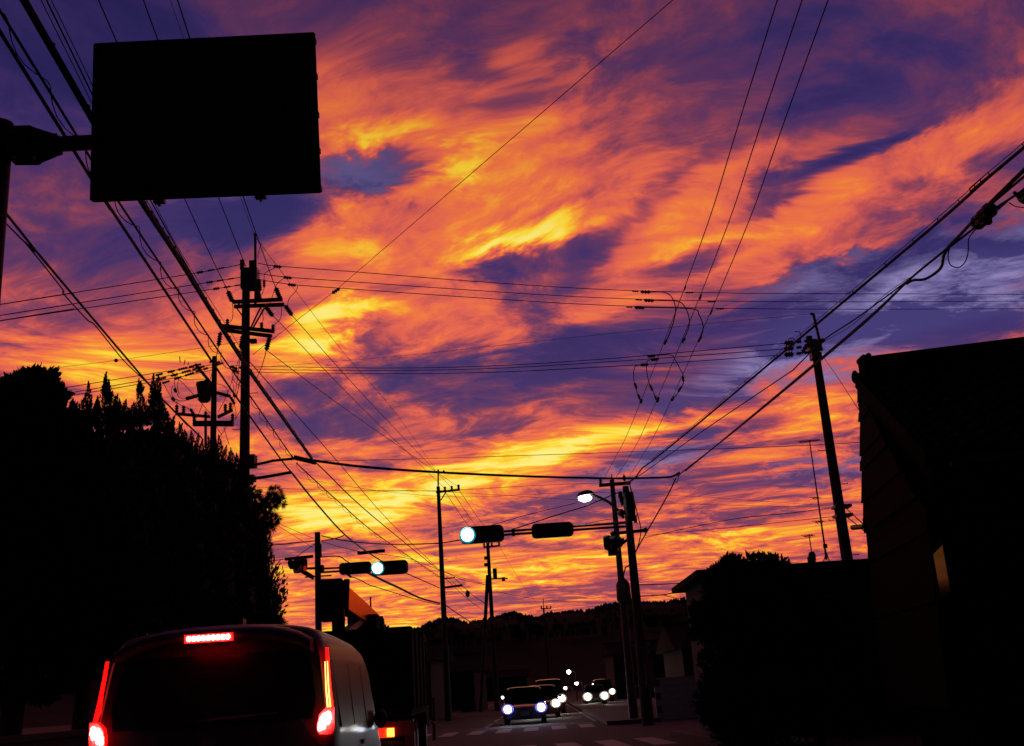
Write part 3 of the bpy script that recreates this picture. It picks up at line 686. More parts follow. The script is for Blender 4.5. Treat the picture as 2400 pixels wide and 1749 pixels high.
# three lines left of the tall pole
for k, pts in enumerate(([(-60, 723), (5, 713), (461, 640), (574, 618)], [(-60, 749), (4, 739), (483, 663), (570, 649)], [(-60, 762), (2, 752), (499, 678), (570, 667)])):
    w, _ = wire(pts, 21 + k * .2, D1, .011, ('uppermost', 'middle', 'lowest')[k] + ' of three parallel power lines running left from the head of the tall pole', group='three lines left of the tall pole', ext0=30)
    x, y = pts[2]; f = lambda xx: pts[2][1] + (pts[3][1] - pts[2][1]) * (xx - pts[2][0]) / (pts[3][0] - pts[2][0])
    sleeve(w, (x, f(x)), (x + 16, f(x + 16)), D1 - .5, .045); sleeve(w, (x + 24, f(x + 24)), (x + 42, f(x + 42)), D1 - .4, .03); sleeve(w, (x + 50, f(x + 50)), (x + 66, f(x + 66)), D1 - .2, .025)
# three lines right of the tall pole
GR = 'three lines from the tall pole across the sky'
Yr = Yz(2400, 690, zof(604, 617, D1))
rl = []
for k, pts in enumerate(([(604, 617), (649, 624), (801, 635), (1100, 659), (1400, 678), (1700, 687), (2000, 689), (2400, 690)],
                         [(605, 641), (673, 650), (801, 659), (1100, 680), (1400, 698), (1700, 706), (2000, 708), (2400, 706)],
                         [(605, 655), (683, 667), (801, 676), (1100, 697), (1400, 715), (1700, 723), (2000, 725), (2400, 724)])):
    w, _ = wire(pts, D1, Yr, .011, ('uppermost', 'middle', 'lowest')[k] + ' of three parallel power lines running right from the tall pole across the sky', group=GR, ext1=35)
    x, y = pts[1]; sleeve(w, (x - 9, y), (x + 11, y + 2), D1, .05); rl.append(w)
def yr(x): return 1 / (1 / D1 + (1 / Yr - 1 / D1) * (x - 604) / 1796)
for w, (x, y) in zip(rl, ((1501, 684), (1509, 704), (1487, 721))):
    sleeve(w, (x, y), (x + 24, y + 1), yr(x), .06); sleeve(w, (x - 20, y - 1), (x - 4, y), yr(x), .022)
for w, (x, y) in zip(rl, ((1606, 686), (1658, 707), (1678, 724))): sleeve(w, (x, y), (x + 20, y), yr(x), .03)
# three steep lines to the slim pole
GS = 'three steep lines to the slim pole'
st = []
for top, pts, tp in (((1822, 0), [(1822, 0), (1632, 600), (1478, 1000), (1438, 1080), (1414, 1124)], 0), ((1880, 0), [(1880, 0), (1678, 600), (1512, 1000), (1469, 1080), (1440, 1124)], 1), ((1941, 0), [(1941, 0), (1722, 600), (1544, 1000), (1498, 1080), (1470, 1124)], 2)):
    z_ = zof(*pts[-1], D4); w, _ = wire(pts, Yz(*top, z_), D4, .008, 'steep line dropping to the slim pole crossarm, at its ' + ('street lamp end', 'middle', 'thick pole end')[tp], group=GS, ext0=25)
    st.append((w, Yz(*top, z_), pts))
def yst(k, y):
    w, y0, pts = st[k]; ln = [0]
    for a, b in zip(pts, pts[1:]): ln.append(ln[-1] + math.hypot(b[0] - a[0], b[1] - a[1]))
    for (a, b), l0, l1 in zip(zip(pts, pts[1:]), ln, ln[1:]):
        if a[1] <= y <= b[1]:
            l = l0 + (l1 - l0) * (y - a[1]) / (b[1] - a[1]); return 1 / (1 / y0 + (1 / D4 - 1 / y0) * l / ln[-1])
    return D4
for k, (a, b) in enumerate((((1563, 796), (1557, 808)), ((1606, 792), (1598, 804)), ((1644, 789), (1636, 802)))): sleeve(st[k][0], a, b, yst(k, 800), .035)
for k, (a, b) in enumerate((((1607, 670), (1604, 680)), ((1644, 690), (1640, 704)), ((1670, 724), (1665, 738)))): sleeve(st[k][0], a, b, yst(k, 700), .02)
for k, (a, b) in enumerate((((1504, 935), (1501, 946)), ((1544, 931), (1539, 944)), ((1580, 930), (1573, 940)))): sleeve(st[k][0], a, b, yst(k, 940), .05)
GJ = 'curved jumpers from the three lines to the steep lines'
for k, pts in enumerate(([(1525, 685), (1555, 685), (1572, 694), (1582, 715), (1582, 740), (1572, 775), (1560, 803)], [(1533, 705), (1585, 706), (1604, 718), (1615, 745), (1614, 768), (1602, 797)], [(1511, 721), (1620, 724), (1638, 738), (1648, 765), (1645, 784), (1640, 796)])):
    wire(pts, yr(1525), yst(k, 800), .014, 'curved jumper bending from the ' + ('uppermost', 'middle', 'lowest')[k] + ' sky line down a steep line', 'wire', GJ)
# middle lines, transformer pole to the right-hand pole
GM = 'three lines from the transformer pole to the right-hand pole'
ml = []
for lv, pts in zip(('uppermost', 'middle', 'lowest'), ([(545, 856), (614, 859), (900, 863), (1150, 858), (1400, 843), (1600, 826), (1838, 805)], [(548, 862), (614, 866), (900, 869), (1150, 864), (1400, 850), (1600, 836), (1838, 818)], [(550, 870), (614, 873), (900, 876), (1150, 873), (1400, 861), (1600, 849), (1825, 833)])):
    w, _ = wire(pts, D2, D3, .012, lv + ' of three sagging lines from the transformer pole to the right-hand pole', group=GM); ml.append(w)
ym = lambda x: 1 / (1 / D2 + (1 / D3 - 1 / D2) * (x - 545) / 1290)
for w, (x, y) in zip(ml, ((1517, 836), (1525, 844), (1501, 856))): sleeve(w, (x, y), (x + 19, y - 2), ym(x), .06)
GK = 'three hanging jumpers below the middle lines'
for k, pts, ss in ((2, [(1535, 834), (1572, 832), (1583, 845), (1598, 873), (1601, 880), (1602, 896), (1594, 914), (1580, 932)], (((1600, 882), (1602, 895)), ((1597, 906), (1589, 920)))),
                (1, [(1525, 844), (1516, 848), (1516, 872), (1522, 900), (1530, 916), (1536, 930), (1541, 942)], (((1522, 901), (1530, 916)), ((1535, 928), (1539, 938)))),
                (0, [(1503, 856), (1490, 858), (1485, 872), (1487, 900), (1491, 912), (1496, 928), (1502, 944)], (((1488, 898), (1492, 912)), ((1495, 924), (1500, 936))))):
    w, _ = wire(pts, ym(1530), yst(k, 940), .013, 'hanging jumper looping from the ' + ('lowest', 'middle', 'uppermost')[k] + ' sagging line to a steep line', 'wire', GK)
    for a, b in ss: sleeve(w, a, b, (ym(1530) + yst(k, 940)) / 2, .045)
wire([(1904, 735), (1650, 760), (1400, 785), (1150, 812), (900, 838), (594, 862)], D3, D2, .006, 'hair-thin wire from the mast of the right-hand pole to the transformer pole', 'wire')
# far-left thin lines to the transformer pole
wire([(-60, 885), (130, 862), (272, 845), (470, 816), (570, 800)], 36, D2, .008, 'thin wire with a round bead over the big-leaved tree', 'wire', ext0=20)
tag(MB().ball(P(272, 845, 38.5), .075).build('line_bead', m_insul), 'round dark bead on the thin wire over the big-leaved tree', 'line bead')
GL = 'three lines over the conifers to the transformer pole'
for lv, pts in zip(('uppermost', 'middle', 'lowest'), ([(-80, 942), (120, 914), (330, 880), (430, 865), (500, 855)], [(-80, 958), (120, 928), (330, 893), (430, 874), (500, 861)], [(-80, 966), (120, 935), (330, 900), (430, 882), (500, 867)])):
    wire(pts, 34, D2, .015, lv + ' of three lines passing over the conifers to the transformer pole', group=GL, ext0=20)
# guy wire across the sky
zg = zof(785, 682, D1)
wg, _ = wire([(592, 832), (640, 794), (785, 682)], D1, D1 + 1, .007, 'thin guy wire rising from the tall pole to the clamp on the lowest line', 'wire')
sleeve(wg, (778, 688), (796, 676), D1 + 1, .06, 'clamp')
wire([(785, 682), (1180, 342), (1577, 0)], D1 + 1, Yz(1577, 0, zg * .93), .007, 'long thin wire slanting alone across the open sky', 'wire', ext1=25)
# right-hand heavy cables
zc1 = zof(1468, 1130, D5)
GC = 'heavy cables slanting to the junction poles'
y0 = Yz(2400, 346, zc1)
c1, qc = wire([(2400, 346), (2320, 413), (2200, 520), (2000, 688), (1747, 900), (1628, 1000), (1529, 1080), (1505, 1098), (1490, 1118), (1465, 1136)], y0, D5, .024, 'upper heavy cable with a hanger wire slanting over the house to the thick pole', 'cable', GC, ext0=14)
MB().tube([p + V(-.01, 0, .06 if p.y < 25 else .05) for p in qc[:-18]], .006, 5).build('messenger_wire', m_wire, c1)
for i in range(0, len(qc) - 20, 2):
    MB().beam(qc[i] + V(0, 0, -.03), qc[i] + V(-.01, 0, .065), .012).build('cable_hanger', m_wire, c1)
c2, _ = wire([(2135, 652), (2060, 708), (2000, 751), (1932, 796), (1884, 842), (1860, 866), (1840, 880), (1662, 1000), (1548, 1080), (1520, 1100), (1470, 1134)], Yz(2135, 652, zc1), D5, .014, 'middle wavy cable slanting past the right-hand pole to the thick pole', 'cable', GC)
wire([(2150, 640), (2075, 690), (2000, 760), (1932, 800)], Yz(2150, 640, zc1) + .2, Yz(1932, 800, zc1), .006, 'thin stay twisting along the middle wavy cable', 'wire')
zc3 = zof(1590, 1115, D5)
c3, _ = wire([(2400, 402), (2330, 470), (2285, 515), (2222, 580), (2130, 657), (2000, 780), (1735, 1000), (1600, 1106), (1588, 1116)], Yz(2400, 402, zc3), D5, .02, 'lower heavy cable carrying the black splice box, slanting to the lamp junction', 'cable', GC, ext0=14)
yc3 = lambda x, y: Yz(x, y, zc3)
wire([(2130, 657), (2000, 776), (1735, 998), (1606, 1104)], yc3(2130, 657), D5, .022, 'thick sheath hugging the lower heavy cable below its bend', 'cable')
wire([(2222, 583), (2212, 600), (2207, 625), (2190, 642), (2165, 655), (2140, 657), (2125, 665)], yc3(2222, 583), yc3(2130, 660), .026, 'thick cable bend sagging off the lower heavy cable', 'cable')
wire([(2226, 580), (2222, 600), (2226, 618), (2236, 626), (2250, 626), (2263, 612), (2269, 590), (2270, 562), (2280, 545), (2292, 534)], yc3(2226, 585), yc3(2292, 530), .01, 'thin loop of cable hanging below the black splice box', 'cable')
for pts in ([(2222, 578), (2280, 520), (2310, 490), (2400, 414)], [(2222, 582), (2290, 530), (2330, 498), (2365, 468), (2400, 445)], [(2222, 580), (2285, 512), (2340, 455), (2400, 396)]):
    wire(pts, yc3(*pts[0]), yc3(*pts[-1]), .02, 'one of three cables fanned out around the black splice box', 'cable', 'cables fanned around the splice box', ext1=12)
a, b = P(2289, 525, yc3(2289, 525)), P(2324, 488, yc3(2324, 488))
cb = thing('splice_box', (a + b) / 2, 'black ribbed cable splice box hung on the lower heavy cable', 'splice box')
dd = (b - a).normalized()
mb = MB(); mb.tube([a - dd * .06, a, a + dd * .02, b - dd * .05, b, b + dd * .08], [.03, .09, .115, .115, .09, .03], 10); mb.build('casing', m_blackp, cb)
for t in (.15, .5, .85): MB().tube([a.lerp(b, t - .04), a.lerp(b, t + .04)], .125, 10).build('clamp_band', m_blackp, cb)
mb = MB(); mb.box((a + b) / 2 + V(.02, 0, -.1), (.14, .1, .07)); mb.build('drop_port', m_blackp, cb)
a, b = P(2396, 468, yc3(2396, 468)), P(2440, 420, yc3(2440, 420))
cb2 = thing('splice_box', (a + b) / 2, 'round black cable splice box cut by the picture edge above the house', 'splice box')
mb = MB(); mb.tube([a, a.lerp(b, .1), a.lerp(b, .9), b], [.05, .11, .11, .05], 10); mb.build('casing', m_blackp, cb2)
mb = MB(); mb.tube([P(2396, 466, yc3(2396, 466)), P(2384, 459, yc3(2384, 459)), P(2378, 452, yc3(2378, 452))], .03, 6); mb.build('cable_gland', m_blackp, cb2)
wire([(2365, 475), (2380, 484), (2400, 487)], yc3(2365, 475), yc3(2400, 487), .009, 'short cable tail curling below the round splice box', 'cable', ext1=1)
# horizontal cable between tall pole and lamp junction
H1, qh = wire([(690, 1070), (740, 1080), (860, 1095), (1027, 1107), (1220, 1116), (1407, 1121), (1480, 1121), (1560, 1119), (1580, 1115), (1592, 1108)], D1, D5, .035, 'thick level cable strung from the tall pole to the lamp junction', 'cable', n=7)
wire([(1585, 1120), (1560, 1170), (1517, 1245), (1497, 1280), (1489, 1296)], D5, D5, .022, 'cable dropping from the level cable end to the thick pole', 'cable')
wire([(1592, 1112), (1588, 1128), (1583, 1130), (1578, 1122)], D5, D5, .012, 'small loose loop at the end of the level cable', 'cable')
wire([(1475, 1134), (1484, 1165), (1494, 1205), (1502, 1241), (1498, 1270), (1490, 1295)], D5, D5, .018, 'thin cable drooping behind the thick pole to its lower crossarm', 'cable')
for x, y in ((1027, 1104), (1040, 1106)): MB().tube([P(x, y + 4, D5 - 5), P(x, y - 3, D5 - 5)], .03, 5).build('cable_clip', m_wire, H1)
for x0, x1, y in ((1434, 1438, 1116), (1462, 1466, 1116)): MB().tube([P(x0, y + 6, D5 - 1), P(x0, y - 4, D5 - 1)], .02, 5).build('cable_clip', m_wire, H1)
wire([(740, 1080), (900, 1078), (1100, 1072), (1400, 1062), (1850, 1046), (2060, 1034)], D1 + 3, 22, .007, 'thin wire running level from the tall pole arm to the dark house', 'wire')
wire([(600, 1142), (800, 1150), (1030, 1150), (1240, 1139), (1404, 1132)], 50, D4, .008, 'thin far wire slung between conifers and slim pole', 'wire', 'thin far wires above the green signals')
wire([(600, 1155), (860, 1150), (1040, 1153), (1440, 1176), (1950, 1190)], 55, 60, .009, 'thin far wire slung level above the green signals', 'wire', 'thin far wires above the green signals')
wire([(700, 1120), (900, 1152), (1100, 1165), (1440, 1155), (1950, 1186)], 55, 60, .008, 'thin far wire slung level above the green signals', 'wire', 'thin far wires above the green signals')
wire([(1150, 1232), (1240, 1206), (1355, 1178)], D5, D5, .011, 'thin wire from the green signal up to the lit street lamp', 'wire')
wire([(1343, 1236), (1400, 1222), (1440, 1216)], D5, D5, .011, 'short wire above the signal arm next to the thick pole', 'wire')
# lines going on past the tall pole
GB = 'lines running on from the tall pole to the far poles'
wire([(683, 1107), (740, 1178), (808, 1253), (870, 1300), (935, 1336), (1030, 1378)], D1, D6, .025, 'cable running on from the lower arm of the tall pole over the left green signal', 'cable', GB)
W5, q5 = wire([(696, 1085), (710, 1100), (797, 1179), (892, 1259), (1030, 1352)], D1, D6, .016, 'spiral-wound cable running on from the tall pole to the pole with three insulators', 'cable', GB)
hl = []
for i in range(len(q5) - 1):
    for j in range(10):
        p = q5[i].lerp(q5[i + 1], j / 10); th = p.y * 5; hl.append(p + V(math.cos(th) * .045, 0, -.05 + math.sin(th) * .06))
MB().tube(hl, .006, 4).build('spiral_hanger', m_wire, W5)
wire([(731, 1078), (757, 1100), (871, 1208), (1030, 1338)], D1, D6, .017, 'smooth cable uppermost of those running on from the tall pole', 'cable', GB)
GI = 'lines from the tall pole insulators to the pole with three insulators'
for a, b, c_ in (((642, 742), (790, 905), (1043, 1146)), ((685, 740), (856, 930), (1059, 1144)), ((626, 822), (780, 965), (1075, 1142))):
    wire([a, b, c_] if False else [a, ((a[0] + c_[0]) / 2, (a[1] + c_[1]) / 2 + 6), c_], D1, D6, .01, 'one of three thin lines from the tall pole down to the three-insulator crossarm', group=GI)
for a, b in (((512, 812), (478, 930)), ((564, 818), (545, 960)), ((624, 822), (600, 890))):
    wire([a, ((a[0] * .6 + b[0] * .4), a[1] * .5 + b[1] * .5), b], D1, D1 + 6 if b[0] == 600 else D2, .011, 'one of three drop leads from the lower crossarm of the tall pole', 'wire', 'drop leads below the tall pole crossarm')
for pts in ([(545, 708), (546, 735), (542, 752), (525, 764)], [(660, 718), (658, 745), (645, 760), (641, 768)], [(649, 626), (622, 640), (619, 660), (619, 675), (613, 692)], [(669, 650), (650, 665), (640, 690), (632, 712)], [(698, 669), (694, 682), (678, 700), (674, 716)], [(612, 722), (617, 745), (613, 764)], [(613, 570), (606, 590), (604, 605)]):
    wire(pts, D1 - .05, D1 - .05, .009, 'one of several short looping jumpers between the insulators of the tall pole', 'wire', 'jumpers on the tall pole')
for pts in ([(404, 905), (402, 922), (412, 936), (430, 940), (440, 934)], [(410, 880), (409, 900), (416, 925), (428, 935), (440, 932)], [(420, 885), (416, 905), (420, 925)], [(380, 893), (392, 915), (404, 935), (415, 945), (446, 960)], [(398, 870), (430, 889), (470, 889), (486, 891)],
            [(509, 900), (525, 905), (533, 915), (534, 926), (527, 931), (515, 929)], [(545, 895), (548, 910), (546, 926)], [(560, 895), (558, 915), (552, 928)], [(549, 948), (553, 965), (552, 984)], [(475, 945), (468, 965), (460, 983)], [(560, 840), (548, 880), (530, 930), (512, 965)], [(575, 945), (562, 965), (552, 982)], [(536, 990), (525, 1010), (510, 1030)],
            [(400, 872), (440, 910), (492, 968)], [(415, 935), (417, 970), (440, 1000)], [(480, 960), (500, 990), (520, 1020)], [(553, 876), (565, 880), (560, 905), (556, 925)], [(523, 993), (530, 1020), (537, 1042)]):
    wire(pts, D2 - .2, D2 - .2, .013, 'one of many thin looping leads tangled around the transformer pole', 'wire', 'leads on the transformer pole')
# around the far corner pole
wire([(753, 1256), (800, 1266), (870, 1274), (950, 1276), (1030, 1273), (1085, 1265)], D9, DS1, .02, 'slack cable from the far corner pole to the right green signal', 'cable')
wire([(753, 1268), (780, 1264), (800, 1258), (808, 1253)], D9, 36, .02, 'short cable tying the far corner pole to the passing line', 'cable')
wire([(560, 1285), (640, 1278), (738, 1268)], 40, D9, .02, 'cable running left from the far corner pole behind the conifers', 'cable', 'cables left of the far corner pole')
wire([(560, 1318), (640, 1314), (670, 1310)], 40, D9, .016, 'cable running left from the far corner pole behind the conifers', 'cable', 'cables left of the far corner pole')
wire([(690, 1308), (738, 1275)], D9, D9, .012, 'thin stay between the far corner pole and its red signal', 'wire')
wire([(752, 1306), (775, 1304), (797, 1305), (810, 1314), (823, 1322)], D9, D9, .022, 'cable arching from the far corner pole into the signal back', 'cable')
wire([(823, 1352), (845, 1360), (865, 1371), (900, 1382), (975, 1405), (1030, 1418)], D9, D6, .018, 'thin cable sagging from the left green signal to the pole with three insulators', 'cable')
wire([(861, 1342), (900, 1362), (935, 1378), (985, 1402), (1030, 1414)], D9, D6, .045, 'thick cable sagging from the left green signal to the pole with three insulators', 'cable', n=7)
wire([(755, 1270), (840, 1292), (960, 1310), (1040, 1340), (1140, 1372)], D9, D7, .012, 'thin wire running from the far corner pole towards the propped pole', 'wire')
MB_ = MB().beam(P(838, 1297, D9 + 6), P(902, 1291, D9 + 6), .13, .13); tag(MB_.build('cable_closure', m_blackp), 'slim dark cable closure hung over the left green signal', 'cable closure')
wire([(735, 1262), (650, 1225), (600, 1190)], D9, 42, .008, 'thin pair wire rising left from the far corner pole', 'wire', 'thin pair left of the far corner pole')
wire([(735, 1285), (660, 1238), (600, 1205)], D9, 42, .008, 'thin pair wire rising left from the far corner pole', 'wire', 'thin pair left of the far corner pole')
# beyond the three-insulator pole
GF = 'lines fanning from the three-insulator pole to the propped pole'
for a, b in (((1075, 1147), (1172, 1279)), ((1059, 1150), (1153, 1280)), ((1043, 1152), (1136, 1281)), ((1084, 1374), (1150, 1420)), ((1066, 1356), (1150, 1424)), ((1040, 1340), (1143, 1372)), ((1040, 1352), (1145, 1440))):
    wire([a, ((a[0] + b[0]) / 2, (a[1] + b[1]) / 2 + 5), b], D6, D7, .016, 'one of several thin lines fanning out from the three-insulator pole to the propped pole', 'wire', GF)
sp = MB().ball(P(1096, 1392, 66), (.14, .14, .22), 8, 6); tag(sp.build('cable_closure', m_blackp), 'small dark cable closure hung between the three-insulator pole and the propped pole', 'cable closure')
wire([(1042, 1417), (1090, 1450), (1140, 1480)], D6, D7, .03, 'twin cable dropping from the three-insulator pole behind the hill', 'cable')
wire([(1158, 1385), (1230, 1400), (1300, 1408), (1420, 1412)], D7, 90, .012, 'faint wire crossing above the small far-off pole', 'wire')
wire([(1172, 1280), (1182, 1300), (1225, 1370), (1268, 1426)], D7, D8, .01, 'faint wire from the propped pole to the small far-off pole', 'wire')
# right side low wires
wire([(1490, 1371), (1560, 1369), (1645, 1363)], D5, D10, .02, 'upper low wire from the thick pole to the pole stub by the bush', 'wire', 'low wires to the pole stub')
wire([(1490, 1398), (1555, 1394), (1600, 1385), (1645, 1374)], D5, D10, .022, 'lower low wire from the thick pole to the pole stub by the bush', 'wire', 'low wires to the pole stub')
wire([(1553, 1394), (1585, 1402), (1612, 1398), (1640, 1378)], 48, D10, .018, 'sagging wire below the low wires to the pole stub', 'wire')
wire([(1512, 1260), (1700, 1220), (1850, 1203), (1962, 1189)], D5, D3, .01, 'thin wire rising to the steel band of the right-hand pole', 'wire', 'thin wires to the bands of the right-hand pole')
wire([(1512, 1255), (1700, 1238), (1850, 1222), (1965, 1210)], D5, D3, .008, 'thin wire rising to the steel band of the right-hand pole', 'wire', 'thin wires to the bands of the right-hand pole')
wire([(1930, 838), (1960, 880), (2012, 960)], D3, 17, .006, 'hair-thin wire dropping from the right-hand pole to the dark house', 'wire')
wire([(1980, 1189), (2020, 1226), (2040, 1246)], D3, 17, .012, 'service wire from the right-hand pole down to the dark house', 'wire', 'service wires to the dark house')
wire([(1982, 1210), (2010, 1232), (2040, 1258)], D3, 17, .012, 'service wire from the right-hand pole down to the dark house', 'wire', 'service wires to the dark house')
# ------------------------------------------------------------------ big sign at the left
DSG = 9.6
pc = P(2, 300, DSG); sb = V(pc.x, pc.y, 0)
sign = thing('road_sign', sb, 'large blank black road sign panel on a thick roadside post', 'road sign')
ptop = V(pc.x, pc.y, P(2, 300, DSG).z)
MB().tube([sb, sb.lerp(ptop, .5), ptop], [.135, .125, .12], 18).build('post', m_signback, sign)
MB().tube([ptop - V(0, 0, .06), ptop, ptop + V(0, 0, .05), ptop + V(0, 0, .075)], [.136, .138, .12, .05], 18).build('post_cap', m_signback, sign)
ca = P(28, 340, DSG)
k = DSG / F
mb = MB()
sec = []
for x, y, hh in ((26, 342, 41), (66, 341, 42), (80, 341, 42), (95, 341, 38), (132, 339, 21), (140, 338, 20)):
    c = P(x, y, DSG); d = .12 if x < 90 else .085
    sec.append([c + V(0, sx * d, sz * hh * k) for sx, sz in ((-1, -1), (1, -1), (1, 1), (-1, 1))])
mb.loft(sec, smooth=False); mb.build('arm_gusset', m_signback, sign)
MB().tube([P(120, 339, DSG), P(236, 333, DSG)], .078, 12).build('arm', m_signback, sign)
for x, y in ((34, 370), (34, 312), (80, 372), (80, 312)):
    c = P(x, y, DSG - .13); MB().tube([c, c - V(0, .03, 0)], .016, 6).build('bolt', m_steel, sign)
cor = [P(228, 113, DSG), P(738, 87, DSG), P(752, 453, DSG), P(220, 475, DSG)]
MB().prism([p - V(0, .05, 0) for p in cor[::-1]], (0, .05, 0)).build('panel', m_signback, sign)
cc = sum(cor, Vector()) / 4
for a, b in zip(cor, cor[1:] + cor[:1]):
    MB().beam(a - V(0, .058, 0), b - V(0, .058, 0), .028, .02, up=(0, 1, 0)).build('edge_rim', m_signback, sign)
for y in (100, 182, 272, 356, 445):
    t = (y - 87) / 366; c = P(738 + 14 * t, y, DSG); MB().box(c + V(.005, -.02, 0), (.022, .05, .05)).build('edge_lug', m_steel, sign)
for x, y in ((372, 470), (610, 459)):
    c = P(x, y, DSG); mb = MB(); mb.box(c + V(0, .02, 0), (.11, .06, .04)).box(c + V(0, .02, -.028), (.025, .04, .04)); mb.build('lower_bracket', m_steel, sign)

# ------------------------------------------------------------------ trees on the left
def blade(vs, fs, p, d, side, ln, w):
    o = len(vs); q = p + d * ln
    vs += [p, p + d * ln * .45 + side * w, q, p + d * ln * .45 - side * w]; fs.append((o, o + 1, o + 2, o + 3))
def rdir(zb=0.0):
    while True:
        v = V(rnd.uniform(-1, 1), rnd.uniform(-1, 1), rnd.uniform(-1, 1))
        if .05 < v.length < 1: v.normalize(); v.z += zb; return v.normalized()
def mesh_obj(name, vs, fs, m, parent):
    off = Vector(parent.location); me = bpy.data.meshes.new(name); me.from_pydata([tuple(v - off) for v in vs], [], fs); me.materials.append(m); me.update()
    o = bpy.data.objects.new(name, me); col.objects.link(o); o.parent = parent; return o
def lump(mb, c, r, seed):
    o = len(mb.v); mb.ball(c, r, 12, 8); c = Vector(c)
    for i in range(o, len(mb.v)):
        v = Vector(mb.v[i]) - c; mb.v[i] = tuple(c + v * (.85 + .22 * math.sin(v.x * 9 + seed) * math.cos(v.z * 8 + v.y * 7)))
def crown(parent, clumps, Y, kind, dens, m, ln, w, core=True):
    """clumps: (px, py, radius px) spheres of shoots at depth Y"""
    vs, fs = [], []; mb = MB()
    for i, c_ in enumerate(clumps):
        px, py, rp_ = c_[:3]; Yc = Y + (c_[3] if len(c_) > 3 else rnd.uniform(-.4, .4)); c = P(px, py, Yc); r = rp_ * Yc / F
        if core: lump(mb, c, r * ((.62 if rp_ > 40 else .4) if kind == 'broad' else (.65 if rp_ > 20 else .35) if kind == 'needle' else .8), i)
        n = int(dens * (rp_ / 40) ** 2)
        for _ in range(n):
            d = rdir(.15); tip = c + d * r * rnd.uniform(.72, 1.0)
            if kind == 'broad':
                ax = (d + V(0, 0, .6) + rdir() * .35).normalized(); u = ax.orthogonal().normalized(); k = rnd.randint(6, 9); ph = rnd.random() * 6
                for j in range(k):
                    a = ph + j * 2.4; sp = rnd.uniform(.25, .95); dd_ = (ax + (u * math.cos(a) + ax.cross(u) * math.sin(a)) * sp).normalized()
                    side = dd_.cross(rdir()).normalized(); l = ln * rnd.uniform(.75, 1.2); o = len(vs)
                    vs += [tip, tip + dd_ * l * .35 + side * w * .75, tip + dd_ * l * .68 + side * w, tip + dd_ * l, tip + dd_ * l * .68 - side * w, tip + dd_ * l * .35 - side * w * .75]
                    fs.append((o, o + 1, o + 2, o + 3, o + 4, o + 5))
            elif kind == 'needle':
                ax = (d + rdir() * .5).normalized()
                for j in range(14):
                    dd_ = (ax + rdir() * .9).normalized(); blade(vs, fs, tip, dd_, dd_.cross(rdir()).normalized(), ln * rnd.uniform(.7, 1.1), w)
            else:
                for j in range(5):
                    dd_ = (d * .5 + V(0, 0, .8) + rdir() * .7).normalized(); blade(vs, fs, tip + rdir() * r * .06, dd_, dd_.cross(rdir()).normalized(), ln * rnd.uniform(.6, 1.2), w)
    o = mesh_obj('crown', vs, fs, m, parent)
    if core: mb.build('inner_foliage', m, o if False else parent)
    return o
def trunk(parent, top, r=.12):
    b = Vector(parent.location); t = Vector(top); mb = MB(); mid = b.lerp(t, .5) + V(.1, .05, 0)
    mb.tube([b, b.lerp(mid, .5), mid, t], [r * 1.3, r, r * .85, r * .45], 8)
    for s in range(4):
        a = b.lerp(t, .45 + .12 * s); mb.tube([a, a + V(math.cos(s * 1.9) * .35, math.sin(s * 1.9) * .35, .3), a + V(math.cos(s * 1.9) * .6, math.sin(s * 1.9) * .6, .75)], [r * .45, r * .3, r * .12], 6)
    return mb.build('trunk', m_bark, parent)
YA = 11.2
bA = V(P(60, 900, YA).x, YA, 0)
ta = thing('broadleaf_tree', bA, 'big-leaved evergreen tree standing behind the sign post', 'tree')
trunk(ta, P(70, 1000, YA))
crown(ta, [(85, 962, 48, 0), (30, 975, 48, 0), (-20, 985, 60, 0), (60, 1035, 85, 0), (135, 1050, 62, 0), (-40, 1060, 110, 0), (150, 1110, 75, 0), (60, 1140, 130, 0), (180, 1170, 95, 0),
           (150, 1270, 150, 0), (30, 1310, 160, 0), (200, 1390, 160, 0), (70, 1470, 170, 0)], YA, 'broad', 60, m_leaf2, .125, .023)
crown(ta, [(78, 908, 26, 0), (50, 914, 24, 0), (104, 908, 24, 0), (122, 930, 22, 0), (14, 936, 26, 0), (-22, 930, 30, 0), (62, 935, 36, 0), (100, 940, 34, 0), (145, 985, 24, 0), (165, 1010, 26, 0)], YA, 'broad', 42, m_leaf2, .17, .03).name = 'outer_shoots'
def spire(vs, fs, tip, base, w, bend=0.0):
    ax = tip - base; L_ = ax.length; n = int(120 + L_ * 900); sw = rnd.random() * 6
    for i in range(n):
        t = rnd.random(); p = base.lerp(tip, t) + V(math.sin(t * 5 + sw) * w * .25, 0, 0)
        prof = min(1, (1 - t) * 1.7) ** .9 * (1 - .15 * math.sin(t * 9 + sw)) * w
        a = rnd.random() * 6.283; out = V(math.cos(a), math.sin(a), 0)
        s_ = p + out * prof * rnd.uniform(.2, .85)
        d = (ax.normalized() * rnd.uniform(.8, 1.4) + out * rnd.uniform(.2, .75) * (1.1 - .7 * t)).normalized()
        blade(vs, fs, s_, d, d.cross(rdir()).normalized(), rnd.uniform(.03, .085) * (1.3 - .95 * t), .011 * (1.2 - .7 * t))
